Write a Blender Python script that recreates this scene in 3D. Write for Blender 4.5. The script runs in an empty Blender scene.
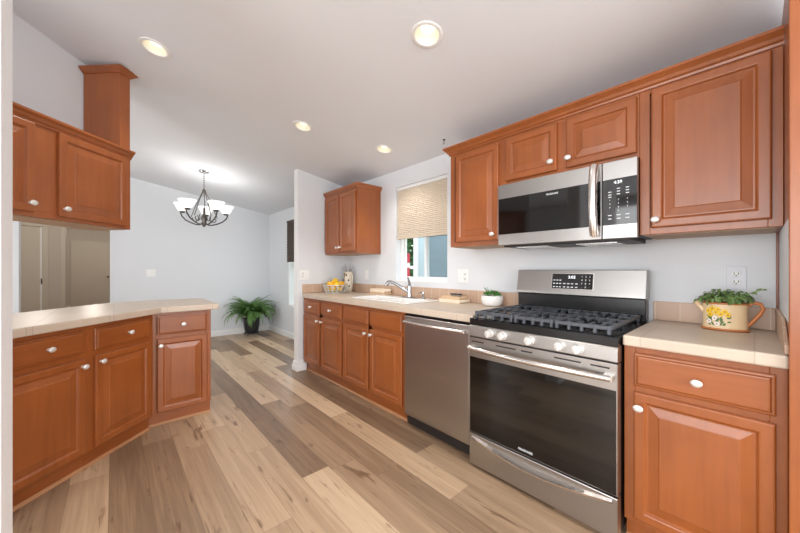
import bpy, bmesh, math, random
from mathutils import Vector, Matrix

R = math.radians
random.seed(7)
scene = bpy.context.scene
COL = scene.collection

# ------------------------------------------------------------------ camera
CAM_H = 1.1924
cam_d = bpy.data.cameras.new('camera')
cam_d.sensor_width = 36.0
cam_d.lens = 318.6 / 800.0 * 36.0
cam_d.shift_y = 2.53 / 800.0
cam_d.clip_start = 0.05
cam = bpy.data.objects.new('camera', cam_d)
COL.objects.link(cam)
cam.location = (0, 0, CAM_H)
cam.rotation_euler = (R(90), 0, -0.732)
scene.camera = cam

# ------------------------------------------------------------------ world, lights, exposure
scene.view_settings.view_transform = 'Standard'
scene.view_settings.look = 'None'
scene.view_settings.exposure = 0.0
scene.view_settings.gamma = 1.0
scene.view_settings.use_curve_mapping = False

world = bpy.data.worlds.new('sky')
scene.world = world
world.use_nodes = True
bg = world.node_tree.nodes['Background']
bg.inputs[0].default_value = (0.94, 0.97, 1.0, 1)
bg.inputs[1].default_value = 3.0


def area(name, loc, rot, sx, sy, power, color=(1, 1, 1)):
    d = bpy.data.lights.new(name, 'AREA')
    d.shape = 'RECTANGLE'
    d.size = sx
    d.size_y = sy
    d.energy = power
    d.color = color
    o = bpy.data.objects.new(name, d)
    COL.objects.link(o)
    o.location = loc
    o.rotation_euler = rot
    return o


# unseen fill lights added behind and to the left of the camera
area('fill_back', (0.2, -2.62, 1.45), (R(90), 0, 0), 3.6, 1.9, 136, (0.97, 0.98, 1.0))
area('fill_left', (-3.28, 0.4, 1.45), (R(90), 0, R(-90)), 3.4, 1.8, 122, (0.96, 0.98, 1.0))
# daylight through the dining-room window
area('daylight_dining_window', (2.30, 5.05, 0.98), (R(90), 0, R(90)), 0.5, 0.7, 5, (0.9, 0.96, 1.0))
area('fill_dining_left', (-3.28, 4.6, 1.45), (R(90), 0, R(-90)), 2.0, 1.6, 45, (0.95, 0.98, 1.0))  # added fill from the left of the dining area, no window there


# ------------------------------------------------------------------ materials
def lin(c):
    c = c / 255.0
    return c / 12.92 if c <= 0.04045 else ((c + 0.055) / 1.055) ** 2.4


def rgb(r, g, b):
    return (lin(r), lin(g), lin(b), 1)


def new_mat(name):
    m = bpy.data.materials.new(name)
    m.use_nodes = True
    nt = m.node_tree
    b = nt.nodes['Principled BSDF']
    return m, nt, b


def plain(name, col, rough=0.5, metal=0.0, noise=0.04, scale=30, bump=0.0, bscale=200, emit=None, estr=0, coat=0.0, trans=0.0, sss=0.0):
    m, nt, b = new_mat(name)
    N, L = nt.nodes, nt.links
    tc = N.new('ShaderNodeTexCoord')
    no = N.new('ShaderNodeTexNoise')
    no.inputs['Scale'].default_value = scale
    no.inputs['Detail'].default_value = 3
    L.new(tc.outputs['Object'], no.inputs['Vector'])
    mx = N.new('ShaderNodeMix')
    mx.data_type = 'RGBA'
    mx.inputs[6].default_value = tuple(max(0, c * (1 - noise)) for c in col[:3]) + (1,)
    mx.inputs[7].default_value = tuple(min(1, c * (1 + noise)) for c in col[:3]) + (1,)
    L.new(no.outputs['Fac'], mx.inputs[0])
    L.new(mx.outputs[2], b.inputs['Base Color'])
    b.inputs['Roughness'].default_value = rough
    b.inputs['Metallic'].default_value = metal
    b.inputs['Coat Weight'].default_value = coat
    b.inputs['Transmission Weight'].default_value = trans
    if bump > 0:
        n2 = N.new('ShaderNodeTexNoise')
        n2.inputs['Scale'].default_value = bscale
        n2.inputs['Detail'].default_value = 4
        L.new(tc.outputs['Object'], n2.inputs['Vector'])
        bp = N.new('ShaderNodeBump')
        bp.inputs['Strength'].default_value = bump
        bp.inputs['Distance'].default_value = 0.002
        L.new(n2.outputs['Fac'], bp.inputs['Height'])
        L.new(bp.outputs[0], b.inputs['Normal'])
    if emit:
        b.inputs['Emission Color'].default_value = emit
        b.inputs['Emission Strength'].default_value = estr
    return m


def wood(name, c1, c2, axis, rough=0.33, coat=0.35):
    m, nt, b = new_mat(name)
    N, L = nt.nodes, nt.links
    tc = N.new('ShaderNodeTexCoord')
    oi = N.new('ShaderNodeObjectInfo')
    mp = N.new('ShaderNodeMapping')
    sc = [38, 38, 38]
    sc[axis] = 2.2
    mp.inputs['Scale'].default_value = sc
    add = N.new('ShaderNodeVectorMath')
    add.operation = 'ADD'
    L.new(tc.outputs['Object'], add.inputs[0])
    L.new(oi.outputs['Random'], add.inputs[1])
    L.new(add.outputs[0], mp.inputs['Vector'])
    n1 = N.new('ShaderNodeTexNoise')
    n1.inputs['Scale'].default_value = 1.0
    n1.inputs['Detail'].default_value = 6
    n1.inputs['Roughness'].default_value = 0.6
    n1.inputs['Distortion'].default_value = 0.6
    L.new(mp.outputs[0], n1.inputs['Vector'])
    n2 = N.new('ShaderNodeTexNoise')
    n2.inputs['Scale'].default_value = 4.0
    n2.inputs['Detail'].default_value = 3
    L.new(add.outputs[0], n2.inputs['Vector'])
    ma = N.new('ShaderNodeMath')
    ma.operation = 'ADD'
    L.new(n1.outputs['Fac'], ma.inputs[0])
    L.new(n2.outputs['Fac'], ma.inputs[1])
    mr = N.new('ShaderNodeMapRange')
    mr.inputs['From Min'].default_value = 0.6
    mr.inputs['From Max'].default_value = 1.4
    L.new(ma.outputs[0], mr.inputs['Value'])
    mx = N.new('ShaderNodeMix')
    mx.data_type = 'RGBA'
    mx.inputs[6].default_value = c1
    mx.inputs[7].default_value = c2
    L.new(mr.outputs[0], mx.inputs[0])
    L.new(mx.outputs[2], b.inputs['Base Color'])
    b.inputs['Roughness'].default_value = rough
    b.inputs['Coat Weight'].default_value = coat
    b.inputs['Coat Roughness'].default_value = 0.22
    return m


C1, C2 = rgb(136, 72, 28), rgb(164, 91, 42)
WV = wood('cherry_vertical_grain', C1, C2, 2)
WH = wood('cherry_horizontal_grain', C1, C2, 0)
WD = wood('cherry_dark_frame', rgb(118, 58, 30), rgb(142, 74, 40), 2)
W_SHOE = wood('shoe_mould_wood', rgb(170, 116, 76), rgb(196, 146, 104), 0, 0.4, 0.1)
W_UNDER = wood('cabinet_underside', rgb(170, 140, 114), rgb(182, 152, 126), 0, 0.6, 0.0)

WALL = plain('wall_paint', rgb(224, 227, 230), 0.7, noise=0.015, scale=3, bump=0.35, bscale=90)
JAMB = plain('orange_peel_wall_paint', rgb(244, 244, 244), 0.7, noise=0.02, scale=6, bump=0.8, bscale=60)
CEIL = plain('ceiling_paint', rgb(228, 231, 236), 0.8, noise=0.015, scale=2, bump=0.3, bscale=110)
TRIM = plain('white_trim_paint', rgb(238, 238, 236), 0.4, noise=0.01)
VINYL = plain('white_vinyl', rgb(240, 241, 240), 0.35, noise=0.01)
DOORM = plain('beige_door_paint', rgb(206, 196, 182), 0.5, noise=0.02)
HALLM = plain('hall_beige_paint', rgb(200, 190, 178), 0.7, noise=0.02)
STEEL = None
KNOBM = plain('satin_nickel', rgb(234, 232, 228), 0.28, metal=0.45, noise=0.03)
CHROME = plain('chrome', rgb(168, 168, 170), 0.12, metal=1.0, noise=0.02)
BLACKG = plain('black_glass', rgb(14, 12, 11), 0.06, noise=0.05, coat=0.3)
BLACKM = plain('black_enamel', rgb(20, 20, 21), 0.22, noise=0.1)
IRON = plain('cast_iron', rgb(84, 88, 95), 0.34, noise=0.2, scale=60, bump=0.2, metal=0.3)
DARKM = plain('dark_plastic', rgb(32, 28, 27), 0.5, noise=0.1)
WHITEP = plain('white_plastic', rgb(240, 240, 238), 0.35, noise=0.01)
WHITEC = plain('white_enamel_sink', rgb(246, 245, 242), 0.18, noise=0.01, coat=0.4)
SLOT = plain('outlet_slot', rgb(30, 28, 28), 0.6)
PLATE = plain('outlet_plate_grey', rgb(214, 216, 222), 0.4, noise=0.02)
MARK = plain('key_marking_white', rgb(200, 200, 200), 0.5, emit=(0.8, 0.85, 0.9, 1), estr=0.35)
DIGIT = plain('clock_digit', rgb(235, 240, 245), 0.5, emit=(0.9, 0.95, 1, 1), estr=1.3)
BULB = plain('lamp_bulb', rgb(255, 250, 240), 0.5, emit=(1, 0.94, 0.84, 1), estr=1.5)
CANM = plain('can_reflector', rgb(238, 233, 220), 0.35, noise=0.02, metal=0.2)
SHADEG = plain('frosted_shade_glass', rgb(250, 250, 248), 0.4, noise=0.01, emit=(1, 0.98, 0.95, 1), estr=0.9)
BRNZ = plain('dark_chandelier_metal', rgb(92, 88, 84), 0.3, metal=0.8, noise=0.1)
LEAF = plain('fern_leaf', rgb(86, 124, 56), 0.5, noise=0.45, scale=14)
LEAF2 = plain('ivy_leaf', rgb(104, 132, 72), 0.5, noise=0.5, scale=60)
LEAF3 = plain('succulent_leaf', rgb(56, 124, 40), 0.5, noise=0.4, scale=60)
LEAFT = plain('tree_leaf', rgb(74, 130, 70), 0.6, noise=0.4, scale=8)
SOIL = plain('potting_soil', rgb(52, 40, 30), 0.9, noise=0.3)
POTB = plain('black_pot', rgb(30, 31, 33), 0.4, noise=0.1)
POTW = plain('white_speckled_pot', rgb(238, 237, 234), 0.45, noise=0.03)
CREAM = plain('cream_glazed_metal', rgb(234, 206, 164), 0.35, noise=0.06, scale=18, coat=0.3)
RUST = plain('rust_orange_rim', rgb(196, 120, 66), 0.35, noise=0.15, scale=30)
YEL = plain('yellow_petal', rgb(240, 200, 30), 0.5)
PETW = plain('white_petal', rgb(245, 240, 235), 0.5)
GRN = plain('painted_green', rgb(86, 116, 60), 0.5, noise=0.3)
LEMON = plain('lemon_peel', rgb(248, 200, 36), 0.4, noise=0.05, bump=0.3, bscale=120)
ORANGE = plain('orange_peel', rgb(247, 176, 30), 0.4, noise=0.05, bump=0.3, bscale=120)
WIRE = plain('basket_wire', rgb(214, 213, 208), 0.35, metal=0.4)
CERAM = plain('cream_ceramic', rgb(238, 228, 208), 0.3, noise=0.03)
GOLD = plain('gold_glaze', rgb(206, 160, 90), 0.3, noise=0.1)
BLKP = plain('black_glaze', rgb(34, 30, 30), 0.3)
TWIG = plain('grey_twig', rgb(150, 140, 142), 0.7)
TOWEL = plain('cream_towel', rgb(240, 222, 198), 0.95, noise=0.04, bump=0.6, bscale=400)
TOWEL2 = plain('tan_towel', rgb(216, 184, 150), 0.95, noise=0.05, bump=0.6, bscale=400)
BRSH = plain('brush_head', rgb(150, 136, 124), 0.7, noise=0.2, scale=100)
BLIND = plain('cellular_fabric', rgb(216, 203, 184), 0.9, noise=0.03, scale=40)
BRNSH = plain('brown_woven_shade', rgb(84, 74, 66), 0.9, noise=0.15, scale=80)
SIDING = plain('pale_siding', rgb(190, 200, 206), 0.6, noise=0.02)
SIDINGB = plain('blue_grey_siding', rgb(188, 204, 212), 0.6, noise=0.03)
REDM = plain('red_paint', rgb(206, 60, 74), 0.5)
GRASS = plain('lawn', rgb(110, 128, 84), 0.9, noise=0.3)
BARK = plain('bark', rgb(92, 74, 60), 0.9, noise=0.2)


def steel(name, col, rough, axis):
    m, nt, b = new_mat(name)
    N, L = nt.nodes, nt.links
    tc = N.new('ShaderNodeTexCoord')
    mp = N.new('ShaderNodeMapping')
    sc = [900, 900, 900]
    sc[axis] = 4
    mp.inputs['Scale'].default_value = sc
    L.new(tc.outputs['Object'], mp.inputs['Vector'])
    no = N.new('ShaderNodeTexNoise')
    no.inputs['Scale'].default_value = 1
    no.inputs['Detail'].default_value = 2
    L.new(mp.outputs[0], no.inputs['Vector'])
    mr = N.new('ShaderNodeMapRange')
    mr.inputs['To Min'].default_value = rough - 0.06
    mr.inputs['To Max'].default_value = rough + 0.08
    L.new(no.outputs['Fac'], mr.inputs['Value'])
    L.new(mr.outputs[0], b.inputs['Roughness'])
    b.inputs['Base Color'].default_value = col
    b.inputs['Metallic'].default_value = 1.0
    return m


STEEL = steel('brushed_steel', rgb(174, 171, 168), 0.3, 0)
STEELB = steel('brushed_steel_handle', rgb(222, 218, 214), 0.22, 0)


def math_node(N, L, op, a, b=None, c=None):
    n = N.new('ShaderNodeMath')
    n.operation = op
    for i, v in enumerate((a, b, c)):
        if v is None:
            continue
        if isinstance(v, (int, float)):
            n.inputs[i].default_value = v
        else:
            L.new(v, n.inputs[i])
    return n.outputs[0]


def glass_mat(name, tint, alpha_mix):
    m = bpy.data.materials.new(name)
    m.use_nodes = True
    nt = m.node_tree
    N, L = nt.nodes, nt.links
    N.remove(N['Principled BSDF'])
    out = N['Material Output']
    tr = N.new('ShaderNodeBsdfTransparent')
    tr.inputs[0].default_value = tint
    gl = N.new('ShaderNodeBsdfGlossy')
    gl.inputs['Roughness'].default_value = 0.02
    fr = N.new('ShaderNodeFresnel')
    fr.inputs[0].default_value = 1.45
    mx = N.new('ShaderNodeMixShader')
    ge = N.new('ShaderNodeNewGeometry')
    L.new(math_node(N, L, 'MULTIPLY', fr.outputs[0], math_node(N, L, 'SUBTRACT', 1.0, ge.outputs['Backfacing'])), mx.inputs[0])
    L.new(tr.outputs[0], mx.inputs[1])
    L.new(gl.outputs[0], mx.inputs[2])
    L.new(mx.outputs[0], out.inputs[0])
    return m


GLASS = glass_mat('window_glass', (0.96, 0.98, 0.98, 1), 0.1)
SCREEN = glass_mat('insect_screen', (0.62, 0.66, 0.68, 1), 0.1)


def tile_mat(name, c1, c2, grout, size, off=(0, 0, 0), rough=0.35, gw=0.006, sizes=None):
    m, nt, b = new_mat(name)
    N, L = nt.nodes, nt.links
    tc = N.new('ShaderNodeTexCoord')
    sx = N.new('ShaderNodeSeparateXYZ')
    L.new(tc.outputs['Object'], sx.inputs[0])
    masks = []
    cells = []
    for i in range(3):
        s = size[i]
        if not s:
            continue
        v = math_node(N, L, 'DIVIDE', math_node(N, L, 'ADD', sx.outputs[i], off[i] + 50 * s), s)
        fr = math_node(N, L, 'FRACT', v)
        d = math_node(N, L, 'ABSOLUTE', math_node(N, L, 'SUBTRACT', fr, 0.5))
        masks.append(math_node(N, L, 'GREATER_THAN', d, 0.5 - gw / s / 2))
        cells.append(math_node(N, L, 'FLOOR', v))
    mk = masks[0]
    for q in masks[1:]:
        mk = math_node(N, L, 'MAXIMUM', mk, q)
    cb = N.new('ShaderNodeCombineXYZ')
    for i, q in enumerate(cells):
        L.new(q, cb.inputs[i])
    wn = N.new('ShaderNodeTexWhiteNoise')
    L.new(cb.outputs[0], wn.inputs['Vector'])
    no = N.new('ShaderNodeTexNoise')
    no.inputs['Scale'].default_value = 9
    no.inputs['Detail'].default_value = 5
    L.new(tc.outputs['Object'], no.inputs['Vector'])
    fac = math_node(N, L, 'MULTIPLY_ADD', wn.outputs['Value'], 0.4, math_node(N, L, 'MULTIPLY', no.outputs['Fac'], 0.6))
    mx = N.new('ShaderNodeMix')
    mx.data_type = 'RGBA'
    mx.inputs[6].default_value = c1
    mx.inputs[7].default_value = c2
    L.new(fac, mx.inputs[0])
    m2 = N.new('ShaderNodeMix')
    m2.data_type = 'RGBA'
    L.new(mk, m2.inputs[0])
    L.new(mx.outputs[2], m2.inputs[6])
    m2.inputs[7].default_value = grout
    L.new(m2.outputs[2], b.inputs['Base Color'])
    b.inputs['Roughness'].default_value = rough
    bp = N.new('ShaderNodeBump')
    bp.inputs['Strength'].default_value = 0.4
    bp.inputs['Distance'].default_value = 0.002
    bp.invert = True
    L.new(mk, bp.inputs['Height'])
    L.new(bp.outputs[0], b.inputs['Normal'])
    return m


CT1, CT2, CTG = rgb(194, 176, 157), rgb(210, 194, 176), rgb(184, 168, 150)
COUNTER = tile_mat('counter_tile', CT1, CT2, CTG, (0.33, 0.107 * 3, 0), (0.03, 0.0, 0), gw=0.004)
COUNTER45 = tile_mat('peninsula_counter_tile', CT1, CT2, CTG, (0.30, 0.30, 0), (0.0, 0.02, 0), gw=0.004)
BSPL = tile_mat('backsplash_tile', rgb(186, 154, 130), rgb(206, 176, 152), rgb(216, 200, 182), (0, 0.106, 0), (0, 0.05, 0), gw=0.004)
BSPX = tile_mat('backsplash_return_tile', rgb(186, 154, 130), rgb(206, 176, 152), rgb(216, 200, 182), (0.106, 0, 0), (0.02, 0, 0), gw=0.004)


def floor_mat():
    m, nt, b = new_mat('vinyl_plank_floor')
    N, L = nt.nodes, nt.links
    W, LEN = 0.164, 1.22
    tc = N.new('ShaderNodeTexCoord')
    sx = N.new('ShaderNodeSeparateXYZ')
    L.new(tc.outputs['Object'], sx.inputs[0])
    u = math_node(N, L, 'DIVIDE', math_node(N, L, 'ADD', sx.outputs[0], 50 * W - 0.637), W)
    ci = math_node(N, L, 'FLOOR', u)
    fu = math_node(N, L, 'FRACT', u)
    w1 = N.new('ShaderNodeTexWhiteNoise')
    w1.noise_dimensions = '1D'
    L.new(ci, w1.inputs['W'])
    v = math_node(N, L, 'ADD', math_node(N, L, 'DIVIDE', math_node(N, L, 'ADD', sx.outputs[1], 20), LEN), w1.outputs['Value'])
    ri = math_node(N, L, 'FLOOR', v)
    fv = math_node(N, L, 'FRACT', v)
    cb = N.new('ShaderNodeCombineXYZ')
    L.new(ci, cb.inputs[0])
    L.new(ri, cb.inputs[1])
    w2 = N.new('ShaderNodeTexWhiteNoise')
    w2.noise_dimensions = '3D'
    L.new(cb.outputs[0], w2.inputs['Vector'])
    # grain
    off = N.new('ShaderNodeVectorMath')
    off.operation = 'MULTIPLY'
    L.new(w2.outputs['Color'], off.inputs[0])
    off.inputs[1].default_value = (7, 7, 7)
    ad = N.new('ShaderNodeVectorMath')
    ad.operation = 'ADD'
    L.new(tc.outputs['Object'], ad.inputs[0])
    L.new(off.outputs[0], ad.inputs[1])

    def noise(scale, detail, dist, rough=0.55):
        mp = N.new('ShaderNodeMapping')
        mp.inputs['Scale'].default_value = scale
        L.new(ad.outputs[0], mp.inputs['Vector'])
        n = N.new('ShaderNodeTexNoise')
        n.inputs['Scale'].default_value = 1
        n.inputs['Detail'].default_value = detail
        n.inputs['Distortion'].default_value = dist
        n.inputs['Roughness'].default_value = rough
        L.new(mp.outputs[0], n.inputs['Vector'])
        return n.outputs['Fac']
    g1 = noise((22, 1.0, 1), 6, 0.8)
    g2 = noise((90, 3.0, 1), 4, 0.4)
    kn = noise((11, 3.6, 1), 2, 0.8)
    ramp = N.new('ShaderNodeValToRGB')
    cr = ramp.color_ramp
    cols = [(0.0, (108, 85, 66)), (0.25, (138, 112, 88)), (0.5, (166, 138, 110)), (0.75, (192, 163, 132)), (1.0, (212, 185, 153))]
    cr.elements[0].position = 0
    cr.elements[0].color = rgb(*cols[0][1])
    cr.elements[1].position = 1
    cr.elements[1].color = rgb(*cols[-1][1])
    for p, c in cols[1:-1]:
        e = cr.elements.new(p)
        e.color = rgb(*c)
    base = math_node(N, L, 'MULTIPLY_ADD', g1, 0.6, math_node(N, L, 'MULTIPLY_ADD', w2.outputs['Value'], 0.85, -0.16))
    base = math_node(N, L, 'MULTIPLY_ADD', math_node(N, L, 'SUBTRACT', g2, 0.5), 0.35, base)
    L.new(base, ramp.inputs[0])
    # knots / cracks
    kmr = N.new('ShaderNodeMapRange')
    kmr.inputs['From Min'].default_value = 0.66
    kmr.inputs['From Max'].default_value = 0.74
    ck1 = noise((34, 1.6, 1), 3, 2.0)
    L.new(math_node(N, L, 'MAXIMUM', kn, math_node(N, L, 'SUBTRACT', math_node(N, L, 'MULTIPLY_ADD', kn, 0.5, math_node(N, L, 'MULTIPLY', ck1, 0.62)), 0.0)), kmr.inputs['Value'])
    kx = N.new('ShaderNodeMix')
    kx.data_type = 'RGBA'
    L.new(math_node(N, L, 'MULTIPLY', kmr.outputs[0], 0.75), kx.inputs[0])
    L.new(ramp.outputs[0], kx.inputs[6])
    kx.inputs[7].default_value = rgb(98, 68, 46)
    du = math_node(N, L, 'ABSOLUTE', math_node(N, L, 'SUBTRACT', fu, 0.5))
    dv = math_node(N, L, 'ABSOLUTE', math_node(N, L, 'SUBTRACT', fv, 0.5))
    mk = math_node(N, L, 'MAXIMUM', math_node(N, L, 'GREATER_THAN', du, 0.5 - 0.0016 / W), math_node(N, L, 'GREATER_THAN', dv, 0.5 - 0.0016 / LEN))
    sm = N.new('ShaderNodeMix')
    sm.data_type = 'RGBA'
    L.new(math_node(N, L, 'MULTIPLY', mk, 0.4), sm.inputs[0])
    L.new(kx.outputs[2], sm.inputs[6])
    sm.inputs[7].default_value = rgb(96, 74, 56)
    L.new(sm.outputs[2], b.inputs['Base Color'])
    b.inputs['Roughness'].default_value = 0.36
    bp = N.new('ShaderNodeBump')
    bp.inputs['Strength'].default_value = 0.15
    bp.inputs['Distance'].default_value = 0.002
    L.new(g2, bp.inputs['Height'])
    L.new(bp.outputs[0], b.inputs['Normal'])
    return m


FLOOR = floor_mat()


# ------------------------------------------------------------------ mesh helpers
class MB:
    def __init__(self):
        self.v = []
        self.f = []
        self.mi = []

    def add(self, verts, faces, mi=0, mat=None):
        o = len(self.v)
        for p in verts:
            p = Vector(p)
            if mat is not None:
                p = mat @ p
            self.v.append(p)
        for q in faces:
            self.f.append([i + o for i in q])
            self.mi.append(mi)
        return self

    def box(self, x0, x1, y0, y1, z0, z1, mi=0, mat=None):
        v = [(x, y, z) for z in (z0, z1) for y in (y0, y1) for x in (x0, x1)]
        f = [(0, 2, 3, 1), (4, 5, 7, 6), (0, 1, 5, 4), (2, 6, 7, 3), (0, 4, 6, 2), (1, 3, 7, 5)]
        return self.add(v, f, mi, mat)

    def prism(self, poly, z0, z1, mi=0, mat=None):
        """poly: list of (x,y) ccw; z0,z1 numbers or functions of (x,y)"""
        n = len(poly)
        a = sum(poly[i][0] * poly[(i + 1) % n][1] - poly[(i + 1) % n][0] * poly[i][1] for i in range(n))
        if a < 0:
            poly = poly[::-1]
        zf0 = z0 if callable(z0) else (lambda x, y: z0)
        zf1 = z1 if callable(z1) else (lambda x, y: z1)
        v = [(x, y, zf0(x, y)) for x, y in poly] + [(x, y, zf1(x, y)) for x, y in poly]
        f = [tuple(range(n))[::-1], tuple(range(n, 2 * n))]
        for i in range(n):
            j = (i + 1) % n
            f.append((i, j, n + j, n + i))
        return self.add(v, f, mi, mat)

    def lathe(self, prof, seg=24, mat=None, sx=1.0, sy=1.0, mi=0, caps=True):
        v, f = [], []
        n = len(prof)
        for r, z in prof:
            for k in range(seg):
                a = 2 * math.pi * k / seg
                v.append((r * math.cos(a) * sx, r * math.sin(a) * sy, z))
        for i in range(n - 1):
            for k in range(seg):
                k2 = (k + 1) % seg
                f.append((i * seg + k, i * seg + k2, (i + 1) * seg + k2, (i + 1) * seg + k))
        if caps:
            f.append(tuple(range(seg))[::-1])
            f.append(tuple(range((n - 1) * seg, n * seg)))
        return self.add(v, f, mi, mat)

    def tube(self, pts, r, seg=8, mi=0, mat=None, closed=False):
        pts = [Vector(p) for p in pts]
        n = len(pts)
        rr = r if isinstance(r, (list, tuple)) else [r] * n
        v, f = [], []
        up = None
        for i, p in enumerate(pts):
            if closed:
                t = pts[(i + 1) % n] - pts[i - 1]
            else:
                t = pts[min(i + 1, n - 1)] - pts[max(i - 1, 0)]
            t.normalize()
            if up is None:
                up = Vector((0, 0, 1)) if abs(t.z) < 0.9 else Vector((1, 0, 0))
            a = t.cross(up)
            if a.length < 1e-5:
                a = t.cross(Vector((0.3, 1, 0.2)))
            a.normalize()
            b = a.cross(t).normalized()
            up = b
            for k in range(seg):
                an = 2 * math.pi * k / seg
                v.append(p + (a * math.cos(an) + b * math.sin(an)) * rr[i])
        m = n if closed else n - 1
        for i in range(m):
            i2 = (i + 1) % n
            for k in range(seg):
                k2 = (k + 1) % seg
                f.append((i * seg + k, i * seg + k2, i2 * seg + k2, i2 * seg + k))
        if not closed:
            f.append(tuple(range(seg))[::-1])
            f.append(tuple(range((n - 1) * seg, n * seg)))
        return self.add(v, f, mi, mat)

    def sweep(self, path, prof, mi=0):
        """path: list of (x,y) open polyline; prof: closed list of (out,z); out is to the right of travel"""
        n = len(path)
        P = [Vector(p) for p in path]
        v, f = [], []
        m = len(prof)
        for i in range(n):
            def nr(a, b):
                d = (b - a).normalized()
                return Vector((d.y, -d.x))
            if i == 0:
                off = nr(P[0], P[1])
            elif i == n - 1:
                off = nr(P[-2], P[-1])
            else:
                n1, n2 = nr(P[i - 1], P[i]), nr(P[i], P[i + 1])
                off = (n1 + n2) / (1 + n1.dot(n2))
            for o, z in prof:
                v.append((P[i].x + off.x * o, P[i].y + off.y * o, z))
        for i in range(n - 1):
            for k in range(m):
                k2 = (k + 1) % m
                f.append((i * m + k, (i + 1) * m + k, (i + 1) * m + k2, i * m + k2))
        f.append(tuple(range(m)))
        f.append(tuple(range((n - 1) * m, n * m))[::-1])
        return self.add(v, f, mi)

    def build(self, name, mats, parent=None, bevel=0.0, smooth=None, seg=2):
        me = bpy.data.meshes.new(name)
        me.from_pydata([tuple(p) for p in self.v], [], self.f)
        if not isinstance(mats, (list, tuple)):
            mats = [mats]
        for m in mats:
            me.materials.append(m)
        for p, i in zip(me.polygons, self.mi):
            p.material_index = i
        bm = bmesh.new()
        bm.from_mesh(me)
        bmesh.ops.recalc_face_normals(bm, faces=bm.faces)
        bm.to_mesh(me)
        bm.free()
        if smooth:
            for p in me.polygons:
                p.use_smooth = True
            me.set_sharp_from_angle(angle=R(smooth))
        me.update()
        o = bpy.data.objects.new(name, me)
        COL.objects.link(o)
        if parent is not None:
            o.parent = parent
        if bevel > 0:
            b = o.modifiers.new('bevel', 'BEVEL')
            b.width = bevel
            b.segments = seg
            b.limit_method = 'ANGLE'
            b.angle_limit = R(40)
        return o


def tag(o, label=None, cat=None, group=None, kind=None):
    if label:
        o['label'] = label
    if cat:
        o['category'] = cat
    if group:
        o['group'] = group
    if kind:
        o['kind'] = kind
    return o


def thing(name, label, cat, loc=(0, 0, 0), rz=0.0, group=None):
    o = bpy.data.objects.new(name, None)
    o.empty_display_size = 0.05
    COL.objects.link(o)
    o.location = loc
    o.rotation_euler = (0, 0, rz)
    return tag(o, label, cat, group)


def struct(o, label=None):
    o['kind'] = 'structure'
    if label:
        o['label'] = label
    return o


def children(o):
    return [c for c in bpy.data.objects if c.parent is o]


def copy_tree(o, parent=None):
    c = o.copy()
    COL.objects.link(c)
    if parent is not None:
        c.parent = parent
    for ch in children(o):
        copy_tree(ch, c)
    return c


def xf(loc=(0, 0, 0), rx=0, ry=0, rz=0, s=(1, 1, 1)):
    return Matrix.Translation(loc) @ Matrix.Rotation(rz, 4, 'Z') @ Matrix.Rotation(ry, 4, 'Y') @ Matrix.Rotation(rx, 4, 'X') @ Matrix.Diagonal((*s, 1))


# ------------------------------------------------------------------ setting
XW = 2.277          # kitchen / dining outer wall plane
CK, CZ0 = 0.163, 2.255
RIDGE = -1.4


def zc(x, y=0):
    if x >= RIDGE:
        return CZ0 + CK * (XW - x)
    return CZ0 + CK * (XW - RIDGE) - CK * (RIDGE - x)


def struct_mb(mb, name, mat, label=None, **kw):
    return struct(mb.build(name, mat, **kw), label)


YB, YF, XL = -2.75, 14.6, -3.4
FARY = 6.38
struct_mb(MB().box(XL - 0.2, 2.45, YB - 0.2, YF, -0.12, 0), 'floor', FLOOR)

# ceiling with holes for the recessed lights
LIGHTS = [(0.195, 2.54), (1.227, 1.153), (1.218, 2.611), (1.889, 2.327)]
mbc = MB()
mbc.prism([(RIDGE, YB - 0.2), (2.45, YB - 0.2), (2.45, YF), (RIDGE, YF)], zc, lambda x, y: zc(x) + 0.2)
ceil_o = mbc.build('ceiling', CEIL)
tilt = math.atan(CK)
CAN_R, CAN_D = 0.066, 0.11
cut = MB()
for lx, ly in LIGHTS:
    cut.lathe([(CAN_R, -0.05), (CAN_R, CAN_D)], 48, mat=xf((lx, ly, zc(lx)), ry=tilt))
cut_o = cut.build('cutter', CEIL)
bo = ceil_o.modifiers.new('holes', 'BOOLEAN')
bo.operation = 'DIFFERENCE'
bo.object = cut_o
bo.solver = 'EXACT'
dg = bpy.context.evaluated_depsgraph_get()
me2 = bpy.data.meshes.new_from_object(ceil_o.evaluated_get(dg))
ceil_o.modifiers.clear()
ceil_o.data = me2
me2.materials.clear()
me2.materials.append(CEIL)
for p in me2.polygons:
    p.material_index = 0
bpy.data.objects.remove(cut_o)
struct(ceil_o)
struct_mb(MB().prism([(XL - 0.2, YB - 0.2), (RIDGE, YB - 0.2), (RIDGE, YF), (XL - 0.2, YF)], zc, lambda x, y: zc(x) + 0.2), 'ceiling_left', CEIL)

# outer wall with window holes
KW = (1.885, 2.600, 1.062, 2.070)     # kitchen window y0 y1 z0 z1
DW_ = (4.700, 5.478, 0.540, 2.020)    # dining window
mw = MB()
X0, X1 = XW, XW + 0.15


def wbox(y0, y1, z0, z1):
    mw.box(X0, X1, y0, y1, z0, z1)


TOPZ = zc(XW) + 0.06
wbox(YB, KW[0], 0, TOPZ)
wbox(KW[0], KW[1], 0, KW[2])
wbox(KW[0], KW[1], KW[3], TOPZ)
wbox(KW[1], DW_[0], 0, TOPZ)
wbox(DW_[0], DW_[1], 0, DW_[2])
wbox(DW_[0], DW_[1], DW_[3], TOPZ)
wbox(DW_[1], YF, 0, TOPZ)
struct_mb(mw, 'wall_right', WALL)


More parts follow.
